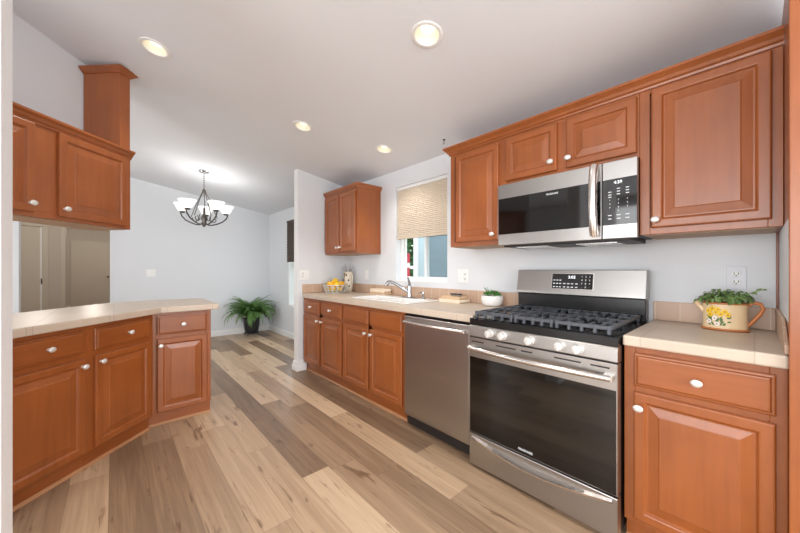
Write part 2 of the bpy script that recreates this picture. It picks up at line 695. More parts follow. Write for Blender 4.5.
def wall_x(name, x0, x1, y0, y1, mat=WALL, z0=0.0, over=0.05):
    """wall whose top follows the sloping ceiling"""
    pts = [(x0, y0), (x1, y0), (x1, y1), (x0, y1)]
    if x0 < RIDGE < x1:
        pts = [(x0, y0), (RIDGE, y0), (x1, y0), (x1, y1), (RIDGE, y1), (x0, y1)]
    return struct_mb(MB().prism(pts, z0, lambda x, y: zc(x) + over), name, mat)


STX, STY = 1.604, 3.575
wall_x('wall_stub', STX, XW, STY, STY + 0.092)
wall_x('wall_far', -0.042, XW, FARY, FARY + 0.12)
wall_x('wall_far_left', XL, -0.862, 6.0, 6.12)
wall_x('wall_left', XL - 0.15, XL, YB, YF)
wall_x('wall_back', XL - 0.15, XW + 0.15, YB - 0.15, YB)
wall_x('wall_jamb', -1.7, -0.2276, 1.362, 1.5, JAMB)

# header wall over the peninsula cabinets (45 degrees)
SQ = math.sqrt(2)


def pn(n, s):
    """point from the peninsula's own axes: n towards the room, s along the run"""
    return ((s + n) / SQ, (s - n) / SQ)


struct_mb(MB().prism([pn(-2.365, 0.95), pn(-2.365, 2.185), pn(-2.47, 2.185), pn(-2.47, 0.95)], 1.50, lambda x, y: zc(x) + 0.04), 'wall_header', WALL)

# hall behind the dining room
wall_x('wall_hall_right', 0.10, 0.2, FARY + 0.12, 9.4, HALLM)
wall_x('wall_hall_left', -2.3, -2.2, 6.12, YF, HALLM)
HY = 9.4
wall_x('wall_hall_back', -1.04, -0.73, HY, HY + 0.12, HALLM)
wall_x('wall_hall_back_left', -2.2, -1.76, HY, HY + 0.12, HALLM)
wall_x('wall_hall_head', -1.76, -1.04, HY, HY + 0.12, HALLM, z0=2.03)
wall_x('wall_hall_header', -0.73, 0.1, HY, HY + 0.12, HALLM, z0=2.03)
wall_x('wall_bedroom_right', 0.9, 1.0, HY + 0.12, YF, HALLM)
wall_x('wall_bedroom_front', 0.1, 0.9, HY, HY + 0.12, HALLM)
wall_x('wall_bedroom_end', -2.2, 0.9, 13.6, 13.75, HALLM)
t = MB()
t.box(-0.80, -0.73, HY - 0.018, HY, 0, 2.03)
t.box(-0.80, 0.08, HY - 0.018, HY, 2.03, 2.10)
t.box(-1.05, -0.97, HY - 0.018, HY, 0, 2.03)
t.box(-1.83, -0.97, HY - 0.018, HY, 2.03, 2.10)
struct_mb(t, 'trim_1', DOORM, bevel=0.004)
d2 = MB().box(-1.75, -1.075, HY - 0.03, HY + 0.01, 0.01, 2.02)
d2.box(-1.075, -1.05, HY - 0.034, HY + 0.012, 0.01, 2.02, 1)
d2o = struct_mb(d2, 'door_1', [DOORM, TRIM], bevel=0.002)
lk = MB().box(-1.062, -1.044, HY - 0.05, HY - 0.033, 0.90, 1.0).build('latch', BRNZ, d2o, bevel=0.003)
d3 = MB().box(-0.95, -0.05, 13.56, 13.6, 0.01, 2.03)
d3o = struct_mb(d3, 'door_2', DOORM, bevel=0.002)
kb = MB().lathe([(0.02, 0), (0.012, 0.03), (0.03, 0.045), (0.03, 0.07), (0.01, 0.08)], 16, mat=xf((-0.13, 13.56, 0.95), rx=R(90))).build('door_knob', BRNZ, d3o, smooth=40)
struct_mb(MB().box(-2.2, 0.9, 13.585, 13.6, 0, 0.10), 'baseboard_hall', TRIM)

# baseboards
BBP = [(0, 0), (0.014, 0), (0.014, 0.075), (0.009, 0.09), (0.004, 0.10), (0, 0.10)]


def bb(name, path):
    return struct_mb(MB().sweep(path, BBP), name, TRIM)


bb('baseboard_far', [(-0.042, FARY), (XW, FARY)])
bb('baseboard_right', [(XW, FARY), (XW, STY + 0.092)])
# moulding wrapped around the stub wall's end, taller with a flared foot
EP = [(0, 0), (0.024, 0), (0.024, 0.05), (0.016, 0.07), (0.014, 0.095), (0.005, 0.112), (0, 0.112)]
struct_mb(MB().sweep([(XW - 0.02, STY + 0.092), (STX, STY + 0.092), (STX, STY), (1.70, STY)], EP), 'baseboard_stub', TRIM)
# corner bead cap on the stub wall end
struct_mb(MB().box(STX - 0.004, STX + 0.004, STY - 0.003, STY + 0.095, 0.112, zc(STX) - 0.0), 'trim_2', TRIM)


# kitchen window
def rect_frame(mb, x0, x1, y0, y1, z0, z1, w, mi=0):
    mb.box(x0, x1, y0, y0 + w, z0, z1, mi)
    mb.box(x0, x1, y1 - w, y1, z0, z1, mi)
    mb.box(x0, x1, y0 + w, y1 - w, z0, z0 + w, mi)
    mb.box(x0, x1, y0 + w, y1 - w, z1 - w, z1, mi)


w = MB()
rect_frame(w, 2.345, 2.40, KW[0], KW[1], KW[2], KW[3], 0.028)
w1 = struct_mb(w, 'window_1', VINYL, bevel=0.003)
w = MB()
rect_frame(w, 2.352, 2.372, 1.913, 2.245, 1.088, 2.042, 0.026)
w.build('sliding_sash', VINYL, w1, bevel=0.002)
w = MB()
rect_frame(w, 2.374, 2.394, 2.215, 2.572, 1.088, 2.042, 0.024)
w.build('fixed_sash', VINYL, w1, bevel=0.002)
MB().box(2.360, 2.364, 1.93, 2.23, 1.11, 2.02).build('pane', GLASS, w1)
MB().box(2.382, 2.386, 2.235, 2.555, 1.11, 2.02).build('pane', GLASS, w1)
s_ = MB().box(2.396, 2.397, 1.925, 2.225, 1.09, 2.04).build('insect_screen', SCREEN, w1)
struct_mb(MB().box(XW - 0.0, 2.345, KW[0], KW[1], KW[2] - 0.0, KW[2] + 0.012), 'window_sill', TRIM)

# dining window
w = MB()
rect_frame(w, 2.282, 2.40, DW_[0], DW_[1], DW_[2], DW_[3], 0.03)
w.box(2.355, 2.39, DW_[0] + 0.03, DW_[1] - 0.03, 1.26, 1.30)
w2 = struct_mb(w, 'window_2', VINYL, bevel=0.003)
MB().box(2.372, 2.376, DW_[0] + 0.03, DW_[1] - 0.03, DW_[2] + 0.03, DW_[3] - 0.03).build('pane', GLASS, w2)

# scribe moulding in the corner under the right upper cabinet
struct_mb(MB().box(2.266, XW, -0.0754, -0.066, 1.013, 1.361), 'trim_3', WD, bevel=0.002)
struct_mb(MB().box(1.642, XW, -0.0777, -0.0755, 1.013, 1.361), 'panel_side_strip', WALL)  # thin wall-coloured sheet over the tall panel's side, counter to cabinet


# ------------------------------------------------------------------ outside
struct_mb(MB().box(2.45, 14, -4, 16, -0.5, -0.4), 'ground_outside', GRASS)
nb = thing('neighbor_house', 'pale sided neighboring house wall seen through the kitchen window', 'house', (4.7, 4.68, -0.4))
sd = MB()
for k in range(22):
    z = k * 0.16
    sd.add([(0, 0, z), (0.0, -6, z), (0.03, -6, z), (0.03, 0, z), (0.008, 0, z + 0.16), (0.008, -6, z + 0.16), (0.03, -6, z + 0.16), (0.03, 0, z + 0.16)],
           [(0, 1, 5, 4), (0, 3, 2, 1), (4, 5, 6, 7), (3, 7, 6, 2), (0, 4, 7, 3), (1, 2, 6, 5)])
sd.box(0.03, 2.5, -6, 0, 0, 3.5)
sd.build('siding_wall', SIDINGB, nb)
MB().box(-0.03, 0.12, -0.02, 0.10, 0, 3.5).build('corner_board', VINYL, nb, bevel=0.005)
MB().prism([(-0.3, 0.2), (-0.3, -6.2), (2.7, -6.2), (2.7, 0.2)], 3.5, 3.7).build('eave', VINYL, nb)
fe = thing('garden_fence', 'white railed fence outside beyond the left kitchen window pane', 'fence', (6.0, 6.2, -0.4))
mbf = MB()
for z in (0.5, 1.05, 1.6):
    mbf.box(-0.02, 0.02, -1.0, 2.6, z, z + 0.08)
mbf.build('rail', VINYL, fe)
for k in range(3):
    MB().box(-0.05, 0.05, -1.0 + k * 1.75, -0.9 + k * 1.75, 0, 1.8).build('post', VINYL, fe)
fl = thing('garden_decoration', 'small red and white decoration outside beyond the left kitchen window pane', 'decoration', (4.2, 4.62, -0.4))
MB().tube([(0, 0, 0), (0, 0, 2.0)], 0.012, 8).build('pole', VINYL, fl)
mf = MB()
for i in range(5):
    for j in range(6):
        y0, y1 = -0.02 - i * 0.04, -0.02 - (i + 1) * 0.04
        z0, z1 = 1.35 + j * 0.09, 1.35 + (j + 1) * 0.09
        a, b_ = 0.015 * math.sin(i * 1.3), 0.015 * math.sin((i + 1) * 1.3)
        mf.add([(a, y0, z0), (b_, y1, z0), (b_, y1, z1), (a, y0, z1), (a + 0.004, y0, z0), (b_ + 0.004, y1, z0), (b_ + 0.004, y1, z1), (a + 0.004, y0, z1)],
               [(0, 1, 2, 3), (7, 6, 5, 4), (0, 4, 5, 1), (2, 6, 7, 3)], 0 if (j % 3) else 1)
mf.build('cloth', [REDM, VINYL], fl)


def tree(loc, label, h, r, n):
    tr = thing('tree', label, 'tree', loc)
    MB().tube([(0, 0, 0), (0.04, 0.02, h * 0.4), (0, 0.05, h * 0.8)], [0.12, 0.09, 0.05], 8).build('trunk', BARK, tr, smooth=60)
    m = MB()
    rnd = random.Random(n)
    for i in range(n):
        while True:
            p = Vector((rnd.uniform(-1, 1), rnd.uniform(-1, 1), rnd.uniform(-1, 1)))
            if 0.25 < p.length < 1:
                break
        c = Vector((p.x * r, p.y * r, h * 0.62 + p.z * h * 0.42))
        M = Matrix.Translation(c) @ Matrix.Rotation(rnd.uniform(0, 6.3), 4, 'Z') @ Matrix.Rotation(rnd.uniform(-1, 1), 4, 'X')
        s = rnd.uniform(0.10, 0.17)
        m.add([(-s, 0, 0), (0, s * 0.5, 0.02), (s, 0, 0), (0, -s * 0.5, 0.02)], [(0, 1, 2, 3)], 0, M)
    m.build('foliage', LEAFT, tr)


tree((8.4, 8.5, -0.4), 'bushy green tree beyond the white fence outside', 3.6, 1.7, 5200)


# ------------------------------------------------------------------ cabinets
def ring_panel(mb, w, h, rings, z=0, x=0, mi=0):
    """rings: list of (inset, y); last ring is filled"""
    v, f = [], []
    for ins, y in rings:
        v += [(x + ins, y, z + ins), (x + w - ins, y, z + ins), (x + w - ins, y, z + h - ins), (x + ins, y, z + h - ins)]
    for i in range(len(rings) - 1):
        for k in range(4):
            k2 = (k + 1) % 4
            f.append((i * 4 + k, i * 4 + k2, i * 4 + 4 + k2, i * 4 + 4 + k))
    f.append((0, 3, 2, 1))
    n = (len(rings) - 1) * 4
    f.append((n, n + 1, n + 2, n + 3))
    mb.add(v, f, mi)


def door_mb(x0, x1, z0, z1):
    m = MB()
    fr = 0.043
    ring_panel(m, x1 - x0, z1 - z0, [(0, -0.001), (0, -0.014), (0.003, -0.0185), (0.007, -0.020), (fr - 0.008, -0.020), (fr - 0.004, -0.0185), (fr, -0.013), (fr + 0.003, -0.010), (fr + 0.008, -0.010), (fr + 0.040, -0.0165), (fr + 0.044, -0.0185)], z0, x0)
    return m


def drawer_mb(x0, x1, z0, z1):
    m = MB()
    ring_panel(m, x1 - x0, z1 - z0, [(0, -0.001), (0, -0.010), (0.004, -0.013), (0.010, -0.0135), (0.014, -0.019), (0.018, -0.020)], z0, x0)
    return m


KPROF = [(0.0085, 0), (0.0075, 0.004), (0.0055, 0.009), (0.006, 0.013), (0.0125, 0.017), (0.0150, 0.021), (0.0140, 0.025), (0.0090, 0.028), (0.002, 0.029)]


def knob(x, z, parent, y=-0.02):
    return MB().lathe(KPROF, 20, mat=xf((x, y, z), rx=R(90), s=(1.22, 1.0, 1.0))).build('knob', KNOBM, parent, smooth=50)


def cabinet(label, loc, rz, w, z0, z1, depth, doors, drawers=(), toe=None, group=None, cat='cabinet', name='base_cabinet', under=False, shoe=True, btop=None):
    t = thing(name, label, cat, loc, rz, group)
    b = MB().box(0, w, 0.02, depth, z0, btop or z1)
    b.build('body', WV, t, bevel=0.0015)
    if under:
        MB().box(0.015, w - 0.015, 0.03, depth - 0.005, z0 - 0.004, z0).build('bottom_panel', W_UNDER, t)
    fr = MB()
    st = 0.04
    fr.box(0, st, 0, 0.02, z0, z1)
    fr.box(w - st, w, 0, 0.02, z0, z1)
    fr.box(st, w - st, 0, 0.02, z0, z0 + 0.035)
    fr.box(st, w - st, 0, 0.02, z1 - 0.035, z1)
    if len(doors) == 2:
        c = (doors[0][1] + doors[1][0]) / 2
        g_ = (doors[1][0] - doors[0][1]) / 2 + 0.012
        fr.box(c - g_, c + g_, 0, 0.02, z0 + 0.035, z1 - 0.035)
    if drawers:
        c = (doors[0][3] + drawers[0][2]) / 2
        fr.box(st, w - st, 0, 0.0195, c - 0.03, c + 0.03)
    fr.build('face_frame', WD if False else WV, t, bevel=0.0015)
    for (a, b_, c, d, k) in doors:
        o = door_mb(a, b_, c, d).build('door', WV, t)
        if k:
            knob(k[0], k[1], o)
    for (a, b_, c, d, k) in drawers:
        o = drawer_mb(a, b_, c, d).build('drawer' if k else 'false_front', WH, t)
        if k:
            knob(k[0], k[1], o)
    if toe:
        MB().box(0, w, toe, toe + 0.015, 0.0, z0).build('toe_kick', WH, t)
        if shoe:
            MB().sweep([(0, toe), (w, toe)], [(0, 0), (0.012, 0), (0.012, 0.008), (0.006, 0.016), (0, 0.018)]).build('shoe_moulding', W_SHOE, t)
    return t


ROT = R(-90)
XF = 1.675   # face frame plane of base units
# door z range / drawer z range
DZ0, DZ1, WZ0, WZ1 = 0.125, 0.668, 0.696, 0.834
GB = 'base cabinets on the window wall'
cabinet('red-brown base cabinet with two drawers and two doors beside the white stub wall', (XF, 3.567, 0), ROT, 0.872, 0.10, 0.860, 0.60,
        [(0.030, 0.405, DZ0, DZ1, (0.380, 0.625)), (0.446, 0.856, DZ0, DZ1, (0.473, 0.625))],
        [(0.030, 0.405, WZ0, WZ1, (0.218, 0.765)), (0.446, 0.856, WZ0, WZ1, (0.651, 0.765))], toe=0.04, btop=0.70, group=GB)
cabinet('red-brown sink base cabinet with plain false drawer fronts beside the dishwasher', (XF, 2.694, 0), ROT, 0.906, 0.10, 0.860, 0.60,
        [(0.018, 0.425, DZ0, DZ1, (0.396, 0.625)), (0.453, 0.866, DZ0, DZ1, (0.482, 0.625))],
        [(0.018, 0.425, WZ0, WZ1, None), (0.453, 0.866, WZ0, WZ1, None)], toe=0.04, btop=0.70, group=GB)
cabinet('base cabinet with one drawer and one door right of the range', (XF, 0.384, 0), ROT, 0.459, 0.10, 0.860, 0.60,
        [(0.037, 0.433, DZ0, DZ1, (0.057, 0.607))], [(0.037, 0.433, WZ0 - 0.003, WZ1, (0.237, 0.760))], toe=0.04, group=GB)

# peninsula base cabinets
S0 = 1.32


def pen(n, s):
    x, y = pn(n, s)
    return (x, y, 0)


GP = 'peninsula base cabinets'
cabinet('peninsula base cabinet nearest the white wall edge, with wide drawer and door', pen(-1.955, S0), R(45), 0.472, 0.10, 0.860, 0.58,
        [(0.02, 0.446, 0.115, 0.668, (0.427, 0.625))], [(0.02, 0.446, 0.700, 0.834, (0.255, 0.768))], toe=0.035, group=GP)
cabinet('peninsula base cabinet in the middle, its knobbed door hinged at the corner', pen(-1.955, S0 + 0.472), R(45), 0.468, 0.10, 0.860, 0.58,
        [(0.032, 0.433, 0.115, 0.668, (0.062, 0.628))], [(0.032, 0.433, 0.700, 0.834, (0.253, 0.768))], toe=0.035, group=GP)
EY = 3.02
kx = pn(-1.955, S0 + 0.94)[0]
cabinet('peninsula end cabinet facing the camera, narrow drawer above raised-panel door', (0.195, EY, 0), 0, 0.405, 0.10, 0.860, 0.60,
        [(0.048, 0.378, 0.105, 0.662, (0.070, 0.612))], [(0.048, 0.378, 0.690, 0.837, (0.212, 0.762))], toe=0.03, group=GP)

# upper cabinets on the range wall
XU = 1.955
GU = 'upper cabinets on the range wall'
UZ0, UZ1 = 1.362, 2.085
cabinet('tall narrow single-door upper cabinet left of the microwave, beside the window', (XU, 1.585, 0), ROT, 0.438, UZ0, UZ1, 0.318,
        [(0.060, 0.424, 1.392, 2.052, (0.385, 1.432))], group=GU, name='upper_cabinet', under=True)
cabinet('short two-door upper cabinet mounted directly above the microwave', (XU, 1.146, 0), ROT, 0.762, 1.750, UZ1, 0.318,
        [(0.040, 0.368, 1.775, 2.055, (0.338, 1.828)), (0.420, 0.752, 1.775, 2.055, (0.436, 1.826))], group=GU, name='upper_cabinet')
cabinet('large single-door upper cabinet right of the microwave above the planter', (XU, 0.383, 0), ROT, 0.459, UZ0, UZ1, 0.318,
        [(0.048, 0.430, 1.392, 2.062, (0.066, 1.428))], group=GU, name='upper_cabinet', under=True)
cabinet('two-door upper cabinet in the corner between stub wall and kitchen window', (1.957, 3.569, 0), ROT, 0.707, 1.366, 2.085, 0.316,
        [(0.022, 0.340, 1.392, 2.052, (0.318, 1.440)), (0.362, 0.680, 1.392, 2.052, (0.386, 1.442))], name='upper_cabinet', under=True)

CRP = [(0, 2.072), (0.008, 2.072), (0.010, 2.082), (0.018, 2.088), (0.024, 2.100), (0.036, 2.112), (0.043, 2.118), (0.043, 2.130), (0, 2.130)]
tag(MB().sweep([(XW - 0.003, 1.587), (XU, 1.587), (XU, -0.0765)], CRP).build('crown_moulding', WH, None),
    'long cherry crown moulding running over the microwave wall cabinets', 'moulding')
CR2 = [(0, 2.076), (0.006, 2.076), (0.010, 2.086), (0.022, 2.100), (0.026, 2.108), (0.026, 2.126), (0, 2.126)]
tag(MB().sweep([(XW - 0.003, 2.862), (1.957, 2.862), (1.957, 3.569)][::-1], CR2).build('crown_moulding', WH, None),
    'short cherry crown moulding on top of the corner upper cabinet', 'moulding')

# tall panel closing the counter at the right edge of the picture
tp = thing('tall_end_panel', 'tall cherry end panel at the right edge closing the counter run', 'panel', (0, 0, 0))
MB().box(1.636, 2.272, -0.122, -0.078, 0.0, 2.255).build('panel_board', WV, tp, bevel=0.002)
MB().box(1.618, 1.636, -0.126, -0.074, 0.0, 2.255).build('front_stile', WV, tp, bevel=0.003)

# peninsula uppers
PZ0, PZ1 = 1.478, 2.005
cabinet('hanging two-door cabinet over the peninsula, below the boxed column', pen(-2.085, 1.10), R(45), 1.112, PZ0, PZ1, 0.275,
        [(0.05, 0.522, 1.500, 1.985, (0.496, 1.547)), (0.638, 1.072, 1.497, 1.985, (0.664, 1.545))], name='hanging_cabinet', under=True)
CR3 = [(0, 1.984), (0.007, 1.984), (0.012, 1.996), (0.020, 2.004), (0.026, 2.016), (0.036, 2.026), (0.040, 2.030), (0.040, 2.042), (0, 2.042)]
ca, cb_, cc = pn(-2.085, 1.10), pn(-2.085, 2.212), pn(-2.36, 2.212)
tag(MB().sweep([ca, cb_], CR3).build('crown_moulding', WH, None), 'cherry crown moulding along the hanging peninsula cabinets', 'moulding')
# column box
clm = thing('boxed_column', 'cherry boxed column rising from the hanging cabinets to the ceiling', 'column', pen(-2.085, 2.132), R(45))
MB().prism([(0, 0), (0.078, 0), (0.078, 0.272), (0, 0.272)], 2.042, 2.59).build('shaft', WV, clm, bevel=0.002)
cz = 2.580
prof = [(0, cz - 0.005), (0.006, cz - 0.005), (0.012, cz + 0.002), (0.030, cz + 0.018), (0.036, cz + 0.022), (0.036, cz + 0.030), (0, cz + 0.030)]
c_l = MB().sweep([(0.0, 0.272), (0, 0), (0.078, 0), (0.078, 0.272)], [(a, z) for a, z in prof])
c_l.box(0, 0.078, 0, 0.272, cz, cz + 0.030)
c_l.build('capital', WH, clm)

# ------------------------------------------------------------------ counters
CZ_, CB_ = 0.907, 0.861


def counter(name, label, poly, mat, rnd=0.008):
    o = MB().prism(poly, CB_, CZ_).build(name, mat, None, bevel=rnd, seg=3)
    return tag(o, label, 'countertop')


ck = counter('countertop', 'long beige tiled countertop holding the white sink, from stub wall to range',
             [(1.644, 1.159), (XW - 0.002, 1.159), (XW - 0.002, 3.570), (1.69, 3.570), (1.652, 3.55), (1.644, 3.51)], COUNTER)
# hole for the sink
SK = (1.755, 2.150, 1.87, 2.67)
cut_o = MB().box(SK[0] + 0.02, SK[1] - 0.085, SK[2] + 0.02, SK[3] - 0.02, 0.8, 1.0).build('cutter', COUNTER)
ck.modifiers.clear()
bo = ck.modifiers.new('hole', 'BOOLEAN')
bo.object = cut_o
bo.solver = 'EXACT'
bo.operation = 'DIFFERENCE'
dg = bpy.context.evaluated_depsgraph_get()
me2 = bpy.data.meshes.new_from_object(ck.evaluated_get(dg))
ck.modifiers.clear()
ck.data = me2
bpy.data.objects.remove(cut_o)
bv = ck.modifiers.new('bevel', 'BEVEL')
bv.width = 0.007
bv.segments = 3
bv.limit_method = 'ANGLE'
counter('countertop', 'short beige tiled countertop right of the range under the planter',
        [(1.644, -0.0765), (XW - 0.002, -0.0765), (XW - 0.002, 0.384), (1.644, 0.384)], COUNTER)
PF = -1.908
kfx = (EY - 0.06)     # front edge y of the end section
sk = PF + SQ * kfx    # s where the 45-degree front meets the end section
pk = pn(PF, sk + 0.0)
pk = (PF * SQ + kfx, kfx)
pts = [pn(PF, 1.30), pk, (0.648, kfx), (0.648, 3.58), (0.58, 3.66), (0.10, 3.70), pn(-2.60, 2.63), pn(-2.60, 1.30)]
counter('countertop', 'angled beige tiled peninsula countertop on the left', pts, COUNTER45)

# backsplashes
bs = MB()
bs.box(XW - 0.012, XW - 0.001, 1.159, 3.560, CZ_ + 0.001, 1.012)
tag(bs.build('backsplash', BSPL, None, bevel=0.003), 'low beige tile backsplash behind the sink along the window wall', 'backsplash')
bs = MB().box(1.655, XW - 0.013, 3.562, 3.574, CZ_ + 0.001, 1.012)
tag(bs.build('backsplash', BSPX, None, bevel=0.003), 'beige tile backsplash return on the stub wall behind the fruit', 'backsplash')
bs = MB().box(XW - 0.012, XW - 0.001, -0.066, 0.384, CZ_ + 0.001, 1.012)
tag(bs.build('backsplash', BSPL, None, bevel=0.003), 'low tile backsplash behind the watering-can planter', 'backsplash')
bs = MB().prism([(1.665, CZ_ + 0.001), (XW - 0.013, CZ_ + 0.001), (XW - 0.013, 1.012), (1.86, 1.012), (1.665, 0.94)], -0.0, 0.010, mat=Matrix.Translation((0, -0.0665, 0)) @ Matrix.Rotation(R(90), 4, 'X'))
tag(bs.build('backsplash', BSPX, None, bevel=0.002), 'tile backsplash return with sloped end against the tall end panel', 'backsplash')


# ------------------------------------------------------------------ range
def text_mb(body, size, depth=0.0006):
    cu = bpy.data.curves.new('txt', 'FONT')
    cu.body = body
    cu.size = size
    cu.align_x = 'CENTER'
    cu.align_y = 'CENTER'
    cu.extrude = depth
    cu.resolution_u = 2
    o = bpy.data.objects.new('txt', cu)
    COL.objects.link(o)
    dg = bpy.context.evaluated_depsgraph_get()
    me = bpy.data.meshes.new_from_object(o.evaluated_get(dg))
    v = [tuple(p.co) for p in me.vertices]
    f = [tuple(p.vertices) for p in me.polygons]
    bpy.data.objects.remove(o)
    return v, f


def add_text(mb, body, size, x, y, z, tiltx=0.0, sx=1.0):
    """text standing in the local xz plane, facing -y"""
    v, f = text_mb(body, size)
    mb.add(v, f, 0, Matrix.Translation((x, y, z)) @ Matrix.Rotation(R(90) + tiltx, 4, 'X') @ Matrix.Diagonal((sx, 1, 1, 1)))


RX, RY1 = 1.604, 1.156      # range front plane and left edge
RWID = 0.765
rg = thing('gas_range', 'stainless steel gas range with black cooktop between the counters', 'stove', (RX, RY1, 0), ROT)
b = MB()
b.box(0.004, RWID - 0.004, 0.05, 0.655, 0.03, 0.855)
b.build('body', DARKM, rg, bevel=0.002)
ft = MB()
for (fx, fy) in ((0.05, 0.09), (RWID - 0.05, 0.09), (0.05, 0.6), (RWID - 0.05, 0.6)):
    MB().lathe([(0.018, 0.0), (0.018, 0.012), (0.01, 0.014), (0.01, 0.03)], 14, mat=xf((fx, fy, 0))).build('leveling_foot', DARKM, rg)
# cooktop
ck_ = MB()
ck_.box(0, RWID, 0.004, 0.60, 0.857, 0.896)
ck_.box(0.02, RWID - 0.02, 0.03, 0.572, 0.896, 0.899)
ck_.build('cooktop', BLACKM, rg, bevel=0.004)
# backguard
bgd = MB()
prof = [(0.598, 0.855), (0.655, 0.855), (0.655, 1.187), (0.612, 1.187), (0.585, 1.042), (0.585, 1.028), (0.606, 1.020), (0.606, 0.99)]


def extrude_x(mb, prof, x0, x1, mi=0):
    n = len(prof)
    v = [(x0, y, z) for y, z in prof] + [(x1, y, z) for y, z in prof]
    f = [tuple(range(n)), tuple(range(n, 2 * n))[::-1]]
    for i in range(n):
        j = (i + 1) % n
        f.append((i, j, n + j, n + i))
    mb.add(v, f, mi)


extrude_x(bgd, [(0.655, 1.02), (0.655, 1.187), (0.590, 1.187), (0.563, 1.044), (0.563, 1.026), (0.578, 1.02)], 0.006, RWID - 0.006)
bgd.build('backguard', STEEL, rg, bevel=0.003)
b = MB().box(0.010, RWID - 0.010, 0.578, 0.655, 0.899, 1.022)
b.build('backguard_vent', BLACKM, rg, bevel=0.003)
tl = math.atan2(0.027, 0.143)
dsp = MB()
dmat = Matrix.Translation((0.374, 0.5746, 1.1135)) @ Matrix.Rotation(-tl, 4, 'X')
dsp.box(-0.122, 0.122, -0.0015, 0.004, -0.049, 0.049)
dso = dsp.build('control_display', BLACKG, rg, bevel=0.001)
dso.matrix_local = dmat
rim = MB()
rim.box(-0.127, 0.127, -0.0008, 0.004, -0.054, 0.054)
rmo = rim.build('display_rim', STEELB, rg, bevel=0.001)
rmo.matrix_local = dmat
tx = MB()
add_text(tx, '3:02', 0.026, 0.0, -0.002, 0.026)
tx.build('clock_digits', DIGIT, dso)
kk = MB()
for i, x in enumerate((-0.107, -0.088, -0.069)):
    for j, z in enumerate((0.006, -0.016, -0.038)):
        kk.box(x - 0.006, x + 0.006, -0.0022, -0.001, z - 0.003, z + 0.003)
for i, x in enumerate((-0.043, -0.019, 0.004, 0.030)):
    for j, z in enumerate((-0.016, -0.038)):
        kk.box(x - 0.007, x + 0.007, -0.0022, -0.001, z - 0.003, z + 0.003)
kk.build('key_marks', MARK, dso)
nt_ = MB()
for r_, row in enumerate(('123', '456', '789', '.0-')):
    for c_, ch in enumerate(row):
        add_text(nt_, ch, 0.015, 0.060 + c_ * 0.022, -0.002, 0.030 - r_ * 0.022)
nt_.build('number_keys', MARK, dso)
# control panel with five knobs
cp = MB()
extrude_x(cp, [(0.004, 0.787), (0.0, 0.792), (0.002, 0.850), (0.008, 0.857), (0.06, 0.857), (0.06, 0.787)], 0, RWID)
cp.build('control_panel', STEEL, rg, bevel=0.0015)
for y_ in (1.014, 0.933, 0.779, 0.627, 0.547):
    k = MB().lathe([(0.0245, 0), (0.0245, 0.006), (0.021, 0.010), (0.020, 0.026), (0.0185, 0.030), (0.012, 0.031)], 28, mat=xf((RY1 - y_, 0.001, 0.8225), rx=R(90)))
    k.box(-0.004, 0.004, -0.020, 0.020, 0.029, 0.034, mat=xf((RY1 - y_, 0.001, 0.8225), rx=R(90)))
    ko = k.build('burner_knob', KNOBM, rg, smooth=40)
vs = []
for a, b_ in ((0.02, 0.10), (0.18, 0.30), (0.33, 0.39), (0.50, 0.62), (0.66, 0.735)):
    vs.append((a, b_))
# oven door
od = MB()
od.box(0.0, RWID, 0.0, 0.05, 0.213, 0.783)
odo = od.build('oven_door', STEEL, rg, bevel=0.004)
for a, b_ in vs:
    MB().box(a, b_, -0.0015, 0.01, 0.757, 0.764).build('vent_slot', DARKM, odo)
MB().box(0.006, RWID - 0.006, -0.003, 0.02, 0.218, 0.668).build('oven_glass', BLACKG, odo, bevel=0.002)
tx = MB()
add_text(tx, 'FRIGIDAIRE', 0.017, 0.355, -0.0035, 0.240, sx=0.9)
tx.build('maker_lettering', MARK, odo)
hd = MB()
N_ = 20
pts = []
for i in range(N_ + 1):
    u = i / N_
    pts.append((0.018 + u * (RWID - 0.036), -0.032 - 0.026 * math.sin(math.pi * u), 0.724))
M_ = Matrix.Diagonal((1, 1, 1, 1))
hd.tube(pts, 0.0135, 12)
hd.box(0.012, 0.05, -0.036, 0.002, 0.713, 0.735)
hd.box(RWID - 0.05, RWID - 0.012, -0.036, 0.002, 0.713, 0.735)
hd.build('oven_handle', STEELB, odo, smooth=50)
# storage drawer
dr = MB()
dr.box(0.0, RWID, 0.0, 0.05, 0.022, 0.205)
dro = dr.build('warming_drawer', STEEL, rg, bevel=0.004)
hd = MB()
for i in range(N_):
    u0, u1 = i / N_, (i + 1) / N_
    def P_(u):
        x = 0.02 + u * (RWID - 0.04)
        bow = math.sin(math.pi * u)
        return x, -0.006 - 0.028 * bow, 0.186 - 0.030 * bow
    x0, y0, z0 = P_(u0)
    x1, y1, z1 = P_(u1)
    hd.add([(x0, 0.0, z0 + 0.010), (x1, 0.0, z1 + 0.010), (x1, y1, z1), (x0, y0, z0), (x0, y0 + 0.003, z0 - 0.010), (x1, y1 + 0.003, z1 - 0.010), (x0, 0.0, z0 - 0.013), (x1, 0.0, z1 - 0.013)],
           [(0, 1, 2, 3), (3, 2, 5, 4), (4, 5, 7, 6)])
hd.build('drawer_pull', STEELB, dro, smooth=50)


